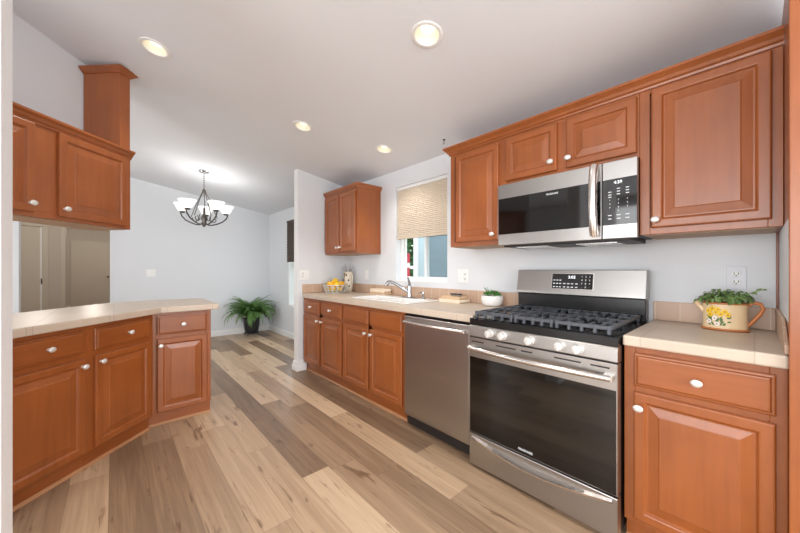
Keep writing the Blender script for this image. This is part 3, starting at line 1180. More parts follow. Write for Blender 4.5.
# grates: three cast-iron sections
def grate(x0, x1, kind):
    g = MB()
    z0, z1 = 0.920, 0.938
    y0, y1 = 0.025, 0.562
    bw = 0.014
    g.box(x0, x1, y0, y0 + bw, z0, z1)
    g.box(x0, x1, y1 - bw, y1, z0, z1)
    g.box(x0, x0 + bw, y0 + bw, y1 - bw, z0, z1)
    g.box(x1 - bw, x1, y0 + bw, y1 - bw, z0, z1)
    ym = (y0 + y1) / 2
    g.box(x0 + bw, x1 - bw, ym - bw / 2, ym + bw / 2, z0, z1)
    n = 4 if x1 - x0 > 0.2 else 2
    for i in range(1, n + 1):
        x = x0 + (x1 - x0) * i / (n + 1)
        for (ya, yb) in ((y0 + bw, y0 + 0.105), (ym - 0.105, ym - bw / 2), (ym + bw / 2, ym + 0.105), (y1 - 0.105, y1 - bw)):
            g.box(x - 0.0055, x + 0.0055, ya, yb, z0 + 0.003, z1)
    for yy in ((y0 + ym) / 2, (ym + y1) / 2):
        g.box(x0 + bw, x0 + 0.075, yy - 0.0055, yy + 0.0055, z0 + 0.003, z1)
        g.box(x1 - 0.075, x1 - bw, yy - 0.0055, yy + 0.0055, z0 + 0.003, z1)
    m = 5 if x1 - x0 > 0.2 else 4
    for i in range(m):
        x = x0 + 0.004 + (x1 - x0 - 0.022) * i / (m - 1)
        g.box(x, x + 0.014, y0 - 0.002, y0 + bw + 0.002, 0.899, z1 + 0.002)
        g.box(x, x + 0.014, y1 - bw, y1, 0.899, z0)
    g.build('grate', IRON, rg, bevel=0.003)


grate(0.022, 0.268, 0)
grate(0.272, 0.486, 1)
grate(0.490, 0.736, 0)
for (bx, by, br) in ((0.145, 0.165, 0.045), (0.145, 0.435, 0.035), (0.379, 0.30, 0.045), (0.613, 0.165, 0.05), (0.613, 0.435, 0.035)):
    MB().lathe([(br + 0.02, 0.899), (br + 0.018, 0.902), (br, 0.904), (br, 0.912), (br - 0.006, 0.916), (0.005, 0.917)], 24, mat=xf((bx, by, 0))).build('burner', BLACKM, rg, smooth=40)

# ------------------------------------------------------------------ dishwasher
dw = thing('dishwasher', 'stainless steel dishwasher between the sink cabinet and the range', 'dishwasher', (1.640, 1.779, 0), ROT)
MB().box(0.004, 0.596, 0.03, 0.58, 0.02, 0.853).build('body', DARKM, dw)
dd = MB()
dd.box(0.003, 0.598, 0.0, 0.03, 0.096, 0.842)
ddo = dd.build('door', STEEL, dw, bevel=0.006, seg=3)
MB().box(0.003, 0.598, 0.006, 0.03, 0.842, 0.852).build('top_gap_strip', BLACKM, dw)  # black strip filling the gap between door and counter
MB().box(0.003, 0.598, 0.06, 0.075, 0.0, 0.096).build('toe_kick', BLACKM, dw)
hd = MB()
pts = [(0.025 + 0.55 * i / 16, -0.026 - 0.016 * math.sin(math.pi * i / 16), 0.800) for i in range(17)]
hd.tube(pts, 0.012, 12)
hd.box(0.02, 0.045, -0.028, 0.002, 0.790, 0.810)
hd.box(0.555, 0.58, -0.028, 0.002, 0.790, 0.810)
hd.build('handle', STEELB, ddo, smooth=50)

# ------------------------------------------------------------------ microwave
MX, MY1 = 1.905, 1.142
MWID = 0.759
mz0, mz1 = 1.348, 1.746
mo = thing('microwave', 'stainless over-the-range microwave with black glass door under the short cabinet', 'microwave', (MX, MY1, 0), ROT)
MB().box(0.003, MWID - 0.003, 0.03, 0.365, mz0 + 0.012, mz1 - 0.002).build('body', DARKM, mo, bevel=0.002)
gz0, gz1 = 1.419, 1.654
xs = 0.607
dm = MB().box(0, xs - 0.0015, 0, 0.03, mz0, mz1)
dmo = dm.build('door', STEEL, mo, bevel=0.003)
MB().box(0.004, xs - 0.006, -0.0015, 0.012, gz0, gz1).build('door_glass', BLACKG, dmo, bevel=0.001)
tx = MB()
add_text(tx, 'FRIGIDAIRE', 0.015, 0.352, -0.002, gz1 - 0.022, sx=0.9)
tx.build('maker_lettering', MARK, dmo)
hd = MB()
n_ = 16
pts = [(xs - 0.030, -0.020 - 0.030 * math.sin(math.pi * i / n_) ** 0.7, mz0 + 0.022 + (mz1 - mz0 - 0.034) * i / n_) for i in range(n_ + 1)]
hd.tube(pts, 0.021, 14)
hd.box(xs - 0.042, xs - 0.018, -0.024, 0.001, mz0 + 0.014, mz0 + 0.036)
hd.box(xs - 0.042, xs - 0.018, -0.024, 0.001, mz1 - 0.030, mz1 - 0.008)
hd.build('door_handle', STEELB, dmo, smooth=50)
pc = MB().box(xs + 0.0015, MWID, 0, 0.03, mz0, mz1)
pco = pc.build('control_panel', STEEL, mo, bevel=0.003)
MB().box(xs + 0.002, MWID - 0.001, -0.0015, 0.012, gz0, gz1).build('panel_glass', BLACKG, pco, bevel=0.001)
tx = MB()
add_text(tx, '4:29', 0.021, xs + 0.072, -0.002, gz1 - 0.020)
tx.build('clock_digits', DIGIT, pco)
for c_, (cx_, zs) in enumerate(((xs + 0.036, (0.066, 0.08, 0.092)), (xs + 0.074, (0.052, 0.066, 0.080)), (xs + 0.112, (0.052, 0.066, 0.080)))):
    kk = MB()
    for dz in zs:
        kk.box(cx_ - 0.007, cx_ + 0.007, -0.0022, -0.001, gz1 - dz - 0.002, gz1 - dz + 0.002)
    kk.build('upper_key_labels', MARK, pco)
    kk = MB()
    for dz in (0.186, 0.204):
        kk.box(cx_ - 0.008, cx_ + 0.008, -0.0022, -0.001, gz1 - dz - 0.002, gz1 - dz + 0.002)
    kk.build('lower_key_labels', MARK, pco)
    nt_ = MB()
    for r_, ch in enumerate(('147', '2580', '369')[c_]):
        add_text(nt_, ch, 0.011, cx_, -0.002, gz1 - 0.108 - r_ * 0.019)
    nt_.build('number_keys', MARK, pco)
vb = MB()
vb.box(0.03, MWID - 0.03, 0.02, 0.34, mz0 - 0.012, mz0 + 0.012)
vb.build('underside_vent', DARKM, mo, bevel=0.004)
for a in (0.10, MWID - 0.30):
    MB().box(a, a + 0.2, 0.06, 0.26, mz0 - 0.016, mz0 - 0.012).build('grease_filter', STEELB, mo)

# ------------------------------------------------------------------ sink, faucet, dispenser
sk_ = thing('sink', 'white double-bowl drop-in sink under the kitchen window', 'sink', (SK[0], SK[2], CZ_))
sw, sl = SK[1] - SK[0], SK[3] - SK[2]
m = MB()
# rim plate with two bowl openings
t_, bz = 0.011, -0.17
bx0, bx1 = 0.03, sw - 0.10
by = [(0.03, sl / 2 - 0.015), (sl / 2 + 0.015, sl - 0.03)]
m.box(0, bx0, 0, sl, 0.0005, t_)
m.box(bx1, sw, 0, sl, 0.0005, t_)
m.box(bx0, bx1, 0, by[0][0], 0.0005, t_)
m.box(bx0, bx1, by[0][1], by[1][0], 0.0005, t_)
m.box(bx0, bx1, by[1][1], sl, 0.0005, t_)
m.build('rim', WHITEC, sk_, bevel=0.004)
for y0, y1 in by:
    m = MB()
    i_ = 0.02
    v = [(bx0, y0, t_ - 0.002), (bx1, y0, t_ - 0.002), (bx1, y1, t_ - 0.002), (bx0, y1, t_ - 0.002),
         (bx0 + i_, y0 + i_, bz), (bx1 - i_, y0 + i_, bz), (bx1 - i_, y1 - i_, bz), (bx0 + i_, y1 - i_, bz)]
    m.add(v, [(0, 1, 5, 4), (1, 2, 6, 5), (2, 3, 7, 6), (3, 0, 4, 7), (4, 5, 6, 7)])
    bo_ = m.build('bowl', WHITEC, sk_)
    MB().lathe([(0.035, 0.0), (0.032, 0.003), (0.01, 0.001)], 20, mat=xf(((bx0 + bx1) / 2, (y0 + y1) / 2, bz + 0.0005))).build('drain', CHROME, bo_, smooth=40)

fa = thing('faucet', 'chrome single-lever pull-out faucet on the back of the sink', 'faucet', (2.098, 2.20, CZ_ + t_))
m = MB()
m.lathe([(0.032, 0.0005), (0.030, 0.006), (0.02, 0.008)], 28, sx=1.0, sy=3.6)
m.build('deck_plate', CHROME, fa, smooth=40)
m = MB()
m.lathe([(0.026, 0.008), (0.024, 0.02), (0.021, 0.06), (0.022, 0.10), (0.019, 0.118), (0.006, 0.124)], 24)
m.build('faucet_body', CHROME, fa, smooth=40)
m = MB()
m.tube([(0, 0, 0.05), (-0.05, 0.075, 0.105), (-0.085, 0.125, 0.140), (-0.105, 0.155, 0.150), (-0.118, 0.175, 0.146), (-0.126, 0.186, 0.128), (-0.127, 0.188, 0.112)],
       [0.017, 0.016, 0.0155, 0.016, 0.018, 0.019, 0.018], 14)
m.build('spout', CHROME, fa, smooth=60)
m = MB()
m.tube([(0, 0, 0.115), (0.004, 0.004, 0.14), (0.012, 0.028, 0.178), (0.016, 0.040, 0.192)], [0.016, 0.012, 0.009, 0.008], 12)
m.build('lever', CHROME, fa, smooth=60)
sd_ = thing('soap_dispenser', 'small chrome soap dispenser on the sink deck right of the faucet', 'soap dispenser', (2.10, 2.02, CZ_ + t_))
m = MB().lathe([(0.018, 0.0005), (0.018, 0.006), (0.011, 0.009), (0.010, 0.045), (0.014, 0.050), (0.013, 0.062), (0.004, 0.066)], 20)
m.build('dispenser_body', CHROME, sd_, smooth=40)
MB().tube([(0, 0, 0.058), (-0.03, 0.012, 0.060), (-0.042, 0.017, 0.054)], [0.006, 0.005, 0.004], 8).build('nozzle', CHROME, sd_, smooth=60)


# folded towels
def folded(mb, w, d, h, z, seed, mi=0):
    """a soft folded slab: several layers, rounded at the fold"""
    n = 10
    prof = []
    for i in range(n + 1):
        a = math.pi * i / n - math.pi / 2
        prof.append((-w / 2 - math.cos(a) * h / 2, h / 2 + math.sin(a) * h / 2))
    prof = prof + [(w / 2, h), (w / 2, 0)]
    rn = random.Random(seed)
    m2 = len(prof)
    v, f = [], []
    K = 6
    for k in range(K + 1):
        y = -d / 2 + d * k / K
        jw = rn.uniform(-0.003, 0.003)
        jh = 1 + rn.uniform(-0.06, 0.06)
        for (x, zz) in prof:
            v.append((x + jw, y, z + zz * jh))
    for k in range(K):
        for i in range(m2):
            j = (i + 1) % m2
            f.append((k * m2 + i, k * m2 + j, (k + 1) * m2 + j, (k + 1) * m2 + i))
    f.append(tuple(range(m2)))
    f.append(tuple(range(K * m2, (K + 1) * m2))[::-1])
    mb.add(v, f, mi)


tw = thing('folded_towel', 'folded cream towels behind the sink left of the faucet', 'towel', (2.20, 2.78, CZ_ + 0.001), R(90))
tw.scale = (1.25, 1.0, 1.5)
m = MB()
folded(m, 0.20, 0.10, 0.019, 0.0, 1)
m.build('lower_fold', TOWEL2, tw, smooth=50)
m = MB()
folded(m, 0.195, 0.095, 0.024, 0.0195, 2)
m.build('upper_fold', TOWEL, tw, smooth=50)
tw2 = thing('folded_towel', 'folded cream towel under a brush right of the soap dispenser', 'towel', (2.175, 1.73, CZ_ + 0.001), R(90))
tw2.scale = (1.1, 1.0, 1.4)
m = MB()
folded(m, 0.20, 0.13, 0.020, 0.0, 3)
m.build('lower_fold', TOWEL, tw2, smooth=50)
m = MB()
folded(m, 0.17, 0.11, 0.018, 0.0205, 4)
m.build('upper_fold', TOWEL2, tw2, smooth=50)
br = thing('scrub_brush', 'small dark-edged scrub brush lying on the folded towel by the sink', 'brush', (2.165, 1.695, CZ_ + 0.0565), R(80))
m = MB().box(-0.05, 0.05, -0.02, 0.02, 0.0, 0.012)
m.build('bristles', BRSH, br, bevel=0.002)
m = MB().box(-0.056, 0.056, -0.023, 0.023, 0.012, 0.020)
m.build('brush_back', DARKM, br, bevel=0.004)

# ------------------------------------------------------------------ fruit basket and pitcher
FBX, FBY = 1.985, 3.375
bk = thing('fruit_basket', 'round silver wire basket of citrus on the corner counter', 'basket', (FBX, FBY, CZ_ + 0.001))
bk.scale = (1.28, 1.28, 1.1)
m = MB()
for (r, z) in ((0.085, 0.006), (0.098, 0.03), (0.108, 0.058), (0.113, 0.085)):
    m.tube([(r * math.cos(a * math.pi / 16), r * math.sin(a * math.pi / 16), z) for a in range(32)], 0.0048 if z > 0.08 or z < 0.01 else 0.003, 6, closed=True)
m.build('hoops', WIRE, bk, smooth=60)
m = MB()
for k in range(28):
    a = 2 * math.pi * k / 28
    a2 = a + 0.22 * (1 if k % 2 else -1)
    m.tube([(0.085 * math.cos(a), 0.085 * math.sin(a), 0.006), (0.1 * math.cos((a + a2) / 2), 0.1 * math.sin((a + a2) / 2), 0.045), (0.113 * math.cos(a2), 0.113 * math.sin(a2), 0.085)], 0.0042, 5)
m.build('wire_lattice', WIRE, bk, smooth=60)
MB().lathe([(0.086, 0.003), (0.086, 0.007)], 28).build('base_disc', WIRE, bk)


def fruit(name, label, cat, mat, loc, rz, ry, lemon, group):
    t = thing(name, label, cat, loc, 0, group)
    t.scale = (1.15, 1.15, 1.15)
    if lemon:
        pr_ = [(0.002, -0.044), (0.008, -0.041), (0.011, -0.036), (0.022, -0.028), (0.030, -0.012), (0.032, 0.002), (0.029, 0.015), (0.020, 0.028), (0.011, 0.034), (0.008, 0.041), (0.002, 0.044)]
    else:
        pr_ = [(0.002, -0.034), (0.014, -0.032), (0.026, -0.024), (0.034, -0.010), (0.036, 0.002), (0.033, 0.014), (0.024, 0.026), (0.012, 0.033), (0.003, 0.0335)]
    o = MB().lathe(pr_, 20, mat=xf((0, 0, 0), ry=ry, rz=rz)).build('peel', mat, t, smooth=70)
    MB().lathe([(0.004, 0), (0.004, 0.003), (0.001, 0.004)], 8, mat=xf((0, 0, 0), ry=ry, rz=rz) @ Matrix.Translation((0, 0, pr_[-1][1] - 0.001))).build('stem_end', GRN, t)
    return t


GF = 'citrus in the wire basket'
zb = CZ_ + 0.009
low = [(0.072, 0), (0.072, 72), (0.072, 144), (0.072, 216), (0.072, 288)]
for i, (r, a) in enumerate(low):
    fruit('lemon', 'yellow lemon in the lower layer of the wire basket', 'lemon', LEMON,
          (FBX + r * math.cos(R(a)), FBY + r * math.sin(R(a)), zb + 0.036), R(a + 90), R(90), True, GF).scale = (1, 1, 1)
top = [(0.078, 200, 'o', 'orange fruit on the left side of the citrus pile'),
       (0.078, 255, 'l', 'yellow lemon at the front of the citrus pile'),
       (0.078, 310, 'o', 'orange fruit on the right side of the citrus pile, by the pitcher'),
       (0.078, 40, 'l', 'yellow lemon at the back of the citrus pile'),
       (0.078, 120, 'l', 'yellow lemon at the back left of the citrus pile')]
for (r, a, k, lb) in top:
    p = (FBX + r * math.cos(R(a)), FBY + r * math.sin(R(a)), zb + 0.092)
    if k == 'l':
        fruit('lemon', lb, 'lemon', LEMON, p, R(a + 80), R(86), True, GF)
    else:
        fruit('orange', lb, 'orange', ORANGE, p, R(a), R(20), False, GF)
fruit('lemon', 'yellow lemon topmost on the citrus pile', 'lemon', LEMON, (FBX - 0.002, FBY - 0.005, zb + 0.130), R(30), R(88), True, GF)

pt_ = thing('ceramic_pitcher', 'cream ceramic pitcher with black and gold glaze behind the fruit basket', 'pitcher', (2.195, 3.415, CZ_ + 0.001))
pt_.scale = (1.05, 1.05, 1.22)
m = MB()
m.lathe([(0.040, 0.0), (0.046, 0.01), (0.056, 0.05), (0.058, 0.09), (0.050, 0.13), (0.042, 0.155), (0.046, 0.185), (0.054, 0.205), (0.050, 0.206), (0.042, 0.186), (0.038, 0.16)], 28, caps=False)
m.lathe([(0.002, 0.0), (0.040, 0.0)], 28, caps=False)
m.build('pitcher_body', CERAM, pt_, smooth=60)
m = MB().tube([(0.0, -0.050, 0.185), (0.0, -0.085, 0.175), (0.0, -0.095, 0.135), (0.0, -0.075, 0.09), (0.0, -0.052, 0.07)], 0.008, 10)
m.build('pitcher_handle', CERAM, pt_, smooth=60)
m = MB()
rn = random.Random(3)
for k in range(14):
    a = R(180 + rn.uniform(-80, 80))
    z = rn.choice([0.17, 0.185, 0.195, 0.06, 0.12])
    rr_ = 0.047 if z > 0.15 else 0.0585
    m.lathe([(0.010, 0), (0.008, 0.004), (0.002, 0.005)], 10, mat=Matrix.Translation((rr_ * math.cos(a), rr_ * math.sin(a), z)) @ Matrix.Rotation(a, 4, 'Z') @ Matrix.Rotation(R(90), 4, 'Y'), mi=k % 2)
m.build('glaze_spots', [BLKP, GOLD], pt_)
bq = thing('twig_bunch', 'bunch of grey dried twigs standing in the ceramic pitcher', 'twigs', (2.195, 3.415, CZ_ + 0.03))
bq.scale = (1, 1, 1.22)
m = MB()
for k in range(16):
    a = rn.uniform(0, 6.28)
    sp = rn.uniform(0.03, 0.10)
    h_ = rn.uniform(0.20, 0.27)
    ca_, sa_ = math.cos(a), math.sin(a)
    m.tube([(0.015 * ca_, 0.015 * sa_, 0.0), (0.025 * ca_, 0.025 * sa_, 0.14), (sp * 0.6 * ca_, sp * 0.6 * sa_, h_ * 0.85), (sp * ca_, sp * sa_, h_)], [0.002, 0.002, 0.0018, 0.001], 5)
m.build('twigs', TWIG, bq, smooth=60)


# ------------------------------------------------------------------ potted plants on counters
def leafy(mb, rnd, c, nrm, L_, W_, curl=0.25):
    """one leaf: four quads with a bent midrib"""
    z = Vector(nrm).normalized()
    x = z.cross(Vector((0.2, 0.3, 1)))
    if x.length < 0.1:
        x = Vector((1, 0, 0))
    x.normalize()
    M = Matrix((x, z.cross(x), z)).transposed().to_4x4()
    M = Matrix.Translation(c) @ M @ Matrix.Rotation(rnd.uniform(0, 6.28), 4, 'Z')
    prof = [(0, 0.12), (0.3, 0.9), (0.65, 0.85), (1.0, 0.05)]
    v = []
    for t_, w_ in prof:
        zz = -curl * L_ * t_ * t_
        v += [(L_ * t_, -W_ * w_ / 2, zz + 0.12 * W_ * w_), (L_ * t_, 0, zz), (L_ * t_, W_ * w_ / 2, zz + 0.12 * W_ * w_)]
    f = []
    for i in range(3):
        f += [(i * 3, i * 3 + 1, i * 3 + 4, i * 3 + 3), (i * 3 + 1, i * 3 + 2, i * 3 + 5, i * 3 + 4)]
    mb.add(v, f, 0, M)


wp = thing('potted_succulent', 'small green plant in a round white bowl pot left of the range', 'plant', (2.175, 1.355, CZ_ + 0.001))
m = MB().lathe([(0.045, 0.0), (0.062, 0.004), (0.076, 0.022), (0.082, 0.05), (0.079, 0.080), (0.075, 0.080), (0.076, 0.065), (0.002, 0.064)], 32, caps=False)
m.lathe([(0.001, 0.0), (0.045, 0.0)], 32, caps=False)
m.build('bowl_pot', POTW, wp, smooth=50)
MB().lathe([(0.075, 0.066), (0.04, 0.072), (0.002, 0.074)], 24).build('soil', SOIL, wp)
m = MB()
rn = random.Random(5)
for k in range(130):
    a = rn.uniform(0, 6.28)
    r = 0.068 * math.sqrt(rn.random())
    h_ = 0.078 + 0.038 * (1 - (r / 0.08) ** 2) * rn.uniform(0.4, 1.1)
    leafy(m, rn, (r * math.cos(a), r * math.sin(a), h_), (math.cos(a) * r * 10 + rn.uniform(-.5, .5), math.sin(a) * r * 10 + rn.uniform(-.5, .5), 0.8), rn.uniform(0.014, 0.024), 0.012, -0.3)
for k in range(4):
    a = 2.0 + k * 0.35
    m.tube([(0.03 * math.cos(a), 0.03 * math.sin(a), 0.07), (0.045 * math.cos(a), 0.045 * math.sin(a), 0.12), (0.06 * math.cos(a), 0.06 * math.sin(a), 0.135 + 0.01 * (k % 2))], 0.0018, 5)
m.build('foliage', LEAF3, wp)

pl = thing('watering_can_planter', 'oval cream watering-can planter painted with yellow flowers, holding green ivy', 'planter', (2.130, 0.094, CZ_ + 0.001), R(90))
pl.scale = (0.86, 0.86, 1.0)
# local x = world +y (spout side, left in the photo), local -y... front faces the room
OV = dict(sx=1.0, sy=0.62)
m = MB()
m.lathe([(0.088, 0.006), (0.087, 0.02), (0.086, 0.06), (0.088, 0.125), (0.084, 0.125), (0.082, 0.10), (0.002, 0.098)], 40, caps=False, **OV)
m.lathe([(0.001, 0.006), (0.088, 0.006)], 40, caps=False, **OV)
m.build('can_body', CREAM, pl, smooth=50)
for rr_, zz, tr_ in ((0.089, 0.125, 0.0045), (0.091, 0.005, 0.005)):
    MB().tube([(rr_ * math.cos(k * math.pi / 20), rr_ * 0.62 * math.sin(k * math.pi / 20), zz) for k in range(40)], tr_, 8, closed=True).build('rim_band', RUST, pl, smooth=60)
m = MB()
m.tube([(-0.084, 0, 0.118), (-0.105, 0, 0.133), (-0.130, 0, 0.128), (-0.140, 0, 0.108), (-0.128, 0, 0.082), (-0.105, 0, 0.050), (-0.086, 0, 0.026)], [0.008, 0.009, 0.009, 0.009, 0.009, 0.008, 0.007], 10)
m.build('handle', RUST, pl, smooth=60)
m = MB()
m.tube([(0.080, 0, 0.085), (0.100, 0, 0.105), (0.116, 0, 0.128)], [0.014, 0.012, 0.016], 12)
m.build('spout', CREAM, pl, smooth=60)
m = MB()
rn = random.Random(11)


def on_body(ang, z):
    p = Vector((0.089 * math.cos(ang), 0.089 * 0.62 * math.sin(ang), z))
    n = Vector((math.cos(ang) / 1.0, math.sin(ang) / 0.62, 0)).normalized()
    return p, n


def flower(ang, z, r, mi, petals):
    p, n = on_body(ang, z)
    Mx = Matrix.Translation(p) @ n.to_track_quat('Z', 'Y').to_matrix().to_4x4()
    for k in range(petals):
        a = 2 * math.pi * k / petals
        m.lathe([(r * 0.5, -0.002), (r * 0.45, 0.0015), (0.0005, 0.002)], 8, mat=Mx @ Matrix.Translation((r * 0.55 * math.cos(a), r * 0.55 * math.sin(a), 0)), mi=mi)
    m.lathe([(r * 0.35, 0.0), (r * 0.3, 0.003), (0.0005, 0.0035)], 8, mat=Mx, mi=3)


for ang, z in ((48, 0.088), (60, 0.100), (70, 0.084), (54, 0.072), (82, 0.076), (92, 0.088), (100, 0.074), (75, 0.096)):
    flower(R(ang), z, 0.012, 0, 5)
for ang, z in ((50, 0.040), (72, 0.030), (66, 0.056)):
    flower(R(ang), z, 0.011, 1, 6)
for k in range(26):
    p, n = on_body(R(rn.uniform(44, 104)), rn.uniform(0.025, 0.066))
    Mx = Matrix.Translation(p) @ n.to_track_quat('Z', 'Y').to_matrix().to_4x4() @ Matrix.Rotation(rn.uniform(0, 3.1), 4, 'Z')
    m.lathe([(0.008, -0.002), (0.007, 0.0008), (0.0005, 0.001)], 8, mat=Mx, sx=1.0, sy=0.5, mi=2)
m.build('painted_flowers', [YEL, PETW, GRN, RUST], pl)
MB().lathe([(0.081, 0.100), (0.04, 0.108), (0.002, 0.11)], 28, **OV).build('soil', SOIL, pl)
m = MB()
for k in range(330):
    a = rn.uniform(0, 6.28)
    r = math.sqrt(rn.random())
    x_, y_ = 0.118 * r * math.cos(a), 0.078 * r * math.sin(a)
    h_ = 0.128 + 0.062 * (1 - 0.75 * r * r) * rn.uniform(0.25, 1.05)
    leafy(m, rn, (x_, y_, h_), (x_ * 6 + rn.uniform(-.5, .5), y_ * 9 + rn.uniform(-.5, .5), 0.55), rn.uniform(0.016, 0.026), rn.uniform(0.013, 0.02), 0.2)
for k in range(14):
    a = 6.28 * k / 14
    m.tube([(0.03 * math.cos(a), 0.02 * math.sin(a), 0.105), (0.07 * math.cos(a), 0.045 * math.sin(a), 0.16)], 0.002, 5)
# one sprig leaning right
for k in range(9):
    u = k / 8
    leafy(m, rn, (-0.06 - 0.075 * u, 0.02, 0.165 + 0.028 * u), (rn.uniform(-.6, .6), 0.6, 0.6), 0.018, 0.012, 0.2)
m.tube([(-0.05, 0.015, 0.12), (-0.08, 0.02, 0.17), (-0.135, 0.02, 0.193)], 0.0018, 5)
m.build('ivy_foliage', LEAF2, pl)

# ------------------------------------------------------------------ outlets and switches
def outlet(label, loc, rz, kinds=('o',), plate=None, cat='outlet', name='wall_outlet', group=None):
    """local xz plane, facing -y; one gang per entry: o outlet, s switch"""
    t = thing(name, label, cat, loc, rz, group)
    w = 0.07 + 0.046 * (len(kinds) - 1)
    MB().box(-w / 2, w / 2, -0.005, 0, -0.0575, 0.0575).build('cover_plate', plate or WHITEP, t, bevel=0.002)
    for i, k in enumerate(kinds):
        x = (i - (len(kinds) - 1) / 2) * 0.046
        if k == 'o':
            for dz in (0.0195, -0.0195):
                o = MB().lathe([(0.0165, 0), (0.0165, 0.002), (0.015, 0.003)], 24, mat=xf((x, -0.0045, dz), rx=R(90), s=(1.02, 0.86, 1))).build('receptacle', WHITEP, t, smooth=40)
                s = MB()
                s.box(x - 0.0085, x - 0.0055, -0.0082, -0.007, dz - 0.002, dz + 0.0075)
                s.box(x + 0.0055, x + 0.0085, -0.0082, -0.007, dz - 0.002, dz + 0.0075)
                s.lathe([(0.003, 0), (0.003, 0.0012)], 10, mat=xf((x, -0.007, dz - 0.0075), rx=R(90)))
                s.build('slots', SLOT, o)
        else:
            MB().box(x - 0.0165, x + 0.0165, -0.0075, -0.004, -0.033, 0.033).build('rocker', WHITEP, t, bevel=0.0015)
    return t


outlet('duplex outlet with a grey cover plate above the watering-can planter', (XW, 0.060, 1.148), ROT, ('o',), PLATE)
outlet('two-gang switch and outlet plate between the window and the range', (XW, 1.705, 1.130), ROT, ('s', 'o'))
outlet('single switch plate right of the corner pitcher under the upper cabinet', (XW, 3.135, 1.125), ROT, ('s',), cat='switch', name='light_switch')
outlet('two-gang outlet plate on the stub wall left of the fruit basket', (1.685, STY, 1.122), 0, ('o', 's'))
outlet('two-gang switch plate on the dining room far wall', (0.44, FARY, 1.13), 0, ('s', 's'), cat='switch', name='light_switch')
outlet('low outlet on the dining wall right of the fern', (XW, 6.02, 0.42), ROT, ('o',))

# small hook in the ceiling
hk = thing('ceiling_hook', 'small black hook screwed into the ceiling near the upper cabinets', 'hook', (2.077, 1.755, zc(2.077)))
MB().lathe([(0.011, -0.001), (0.010, -0.006), (0.004, -0.010)], 14).build('hook_plate', BLKP, hk)
MB().tube([(0, 0, -0.008), (0, 0, -0.022), (0.005, 0.003, -0.032), (0.0, 0.006, -0.038), (-0.006, 0.004, -0.034)], 0.003, 8).build('hook', BLKP, hk, smooth=60)

# ------------------------------------------------------------------ window shades
cs = thing('cellular_shade', 'beige cellular shade half lowered in the kitchen window', 'window shade', (2.298, 2.243, 0))
m = MB()
n_ = 26
zt, zb_ = 2.035, 1.535
v, f = [], []
for i in range(2 * n_ + 1):
    z = zt - (zt - zb_) * i / (2 * n_)
    dx = -0.006 if i % 2 else 0.0
    v += [(dx, -0.35, z), (dx, 0.35, z), (0.018 - dx, 0.35, z), (0.018 - dx, -0.35, z)]
for i in range(2 * n_):
    for k in range(4):
        k2 = (k + 1) % 4
        f.append((i * 4 + k, i * 4 + k2, i * 4 + 4 + k2, i * 4 + 4 + k))
m.add(v, f)
m.build('pleated_fabric', BLIND, cs)
MB().box(-0.014, 0.026, -0.353, 0.353, zt, 2.068).build('headrail', VINYL, cs, bevel=0.003)
MB().box(-0.013, 0.022, -0.352, 0.352, zb_ - 0.022, zb_).build('bottom_rail', BLIND, cs, bevel=0.003)

bsd = thing('roman_shade', 'dark brown woven shade half lowered in the dining window', 'window shade', (2.262, (DW_[0] + DW_[1]) / 2, 0))
m = MB()
hw = (DW_[1] - DW_[0]) / 2 + 0.004
for k in range(14):
    z1_ = 2.0 - k * 0.049
    m.add([(0.004, -hw, z1_), (0.004, hw, z1_), (-0.006, hw, z1_ - 0.05), (-0.006, -hw, z1_ - 0.05), (0.012, -hw, z1_), (0.012, hw, z1_), (0.004, hw, z1_ - 0.05), (0.004, -hw, z1_ - 0.05)],
          [(0, 1, 2, 3), (4, 7, 6, 5), (0, 3, 7, 4), (1, 5, 6, 2), (2, 6, 7, 3)])
m.build('woven_fabric', BRNSH, bsd)
MB().box(-0.008, 0.014, -hw, hw, 1.995, 2.03).build('headrail', BRNSH, bsd)

# ------------------------------------------------------------------ recessed lights
labels = ['recessed ceiling light over the peninsula, leftmost in the ceiling', 'large recessed ceiling light nearest the camera, top center',
          'recessed ceiling light between the chandelier and the kitchen, left of the pair', 'recessed ceiling light nearest the kitchen window wall, right of the pair']
for (lx, ly), lb in zip(LIGHTS, labels):
    t = thing('recessed_light', lb, 'ceiling light', (lx, ly, zc(lx)), 0, 'recessed ceiling lights')
    t.rotation_euler = (0, tilt, 0)
    MB().lathe([(CAN_R - 0.002, 0.002), (CAN_R - 0.001, -0.005), (0.074, -0.007), (0.083, -0.004), (0.084, -0.0005)], 48, caps=False).build('trim_ring', TRIM, t, smooth=40)
    MB().lathe([(CAN_R - 0.002, 0.0), (0.058, 0.05), (0.048, 0.10), (0.002, 0.104)], 40, caps=False).build('reflector_can', CANM, t, smooth=40)
    MB().lathe([(0.015, 0.10), (0.022, 0.075), (0.038, 0.045), (0.036, 0.036), (0.002, 0.032)], 28, caps=False).build('bulb', BULB, t, smooth=40)
    d = bpy.data.lights.new('recessed_lamp', 'SPOT')
    d.energy = 18
    d.spot_size = R(112)
    d.spot_blend = 0.6
    d.shadow_soft_size = 0.02
    d.color = (1.0, 0.95, 0.88)
    o = bpy.data.objects.new('recessed_lamp', d)
    COL.objects.link(o)
    o.location = (lx, ly, zc(lx) + 0.010)

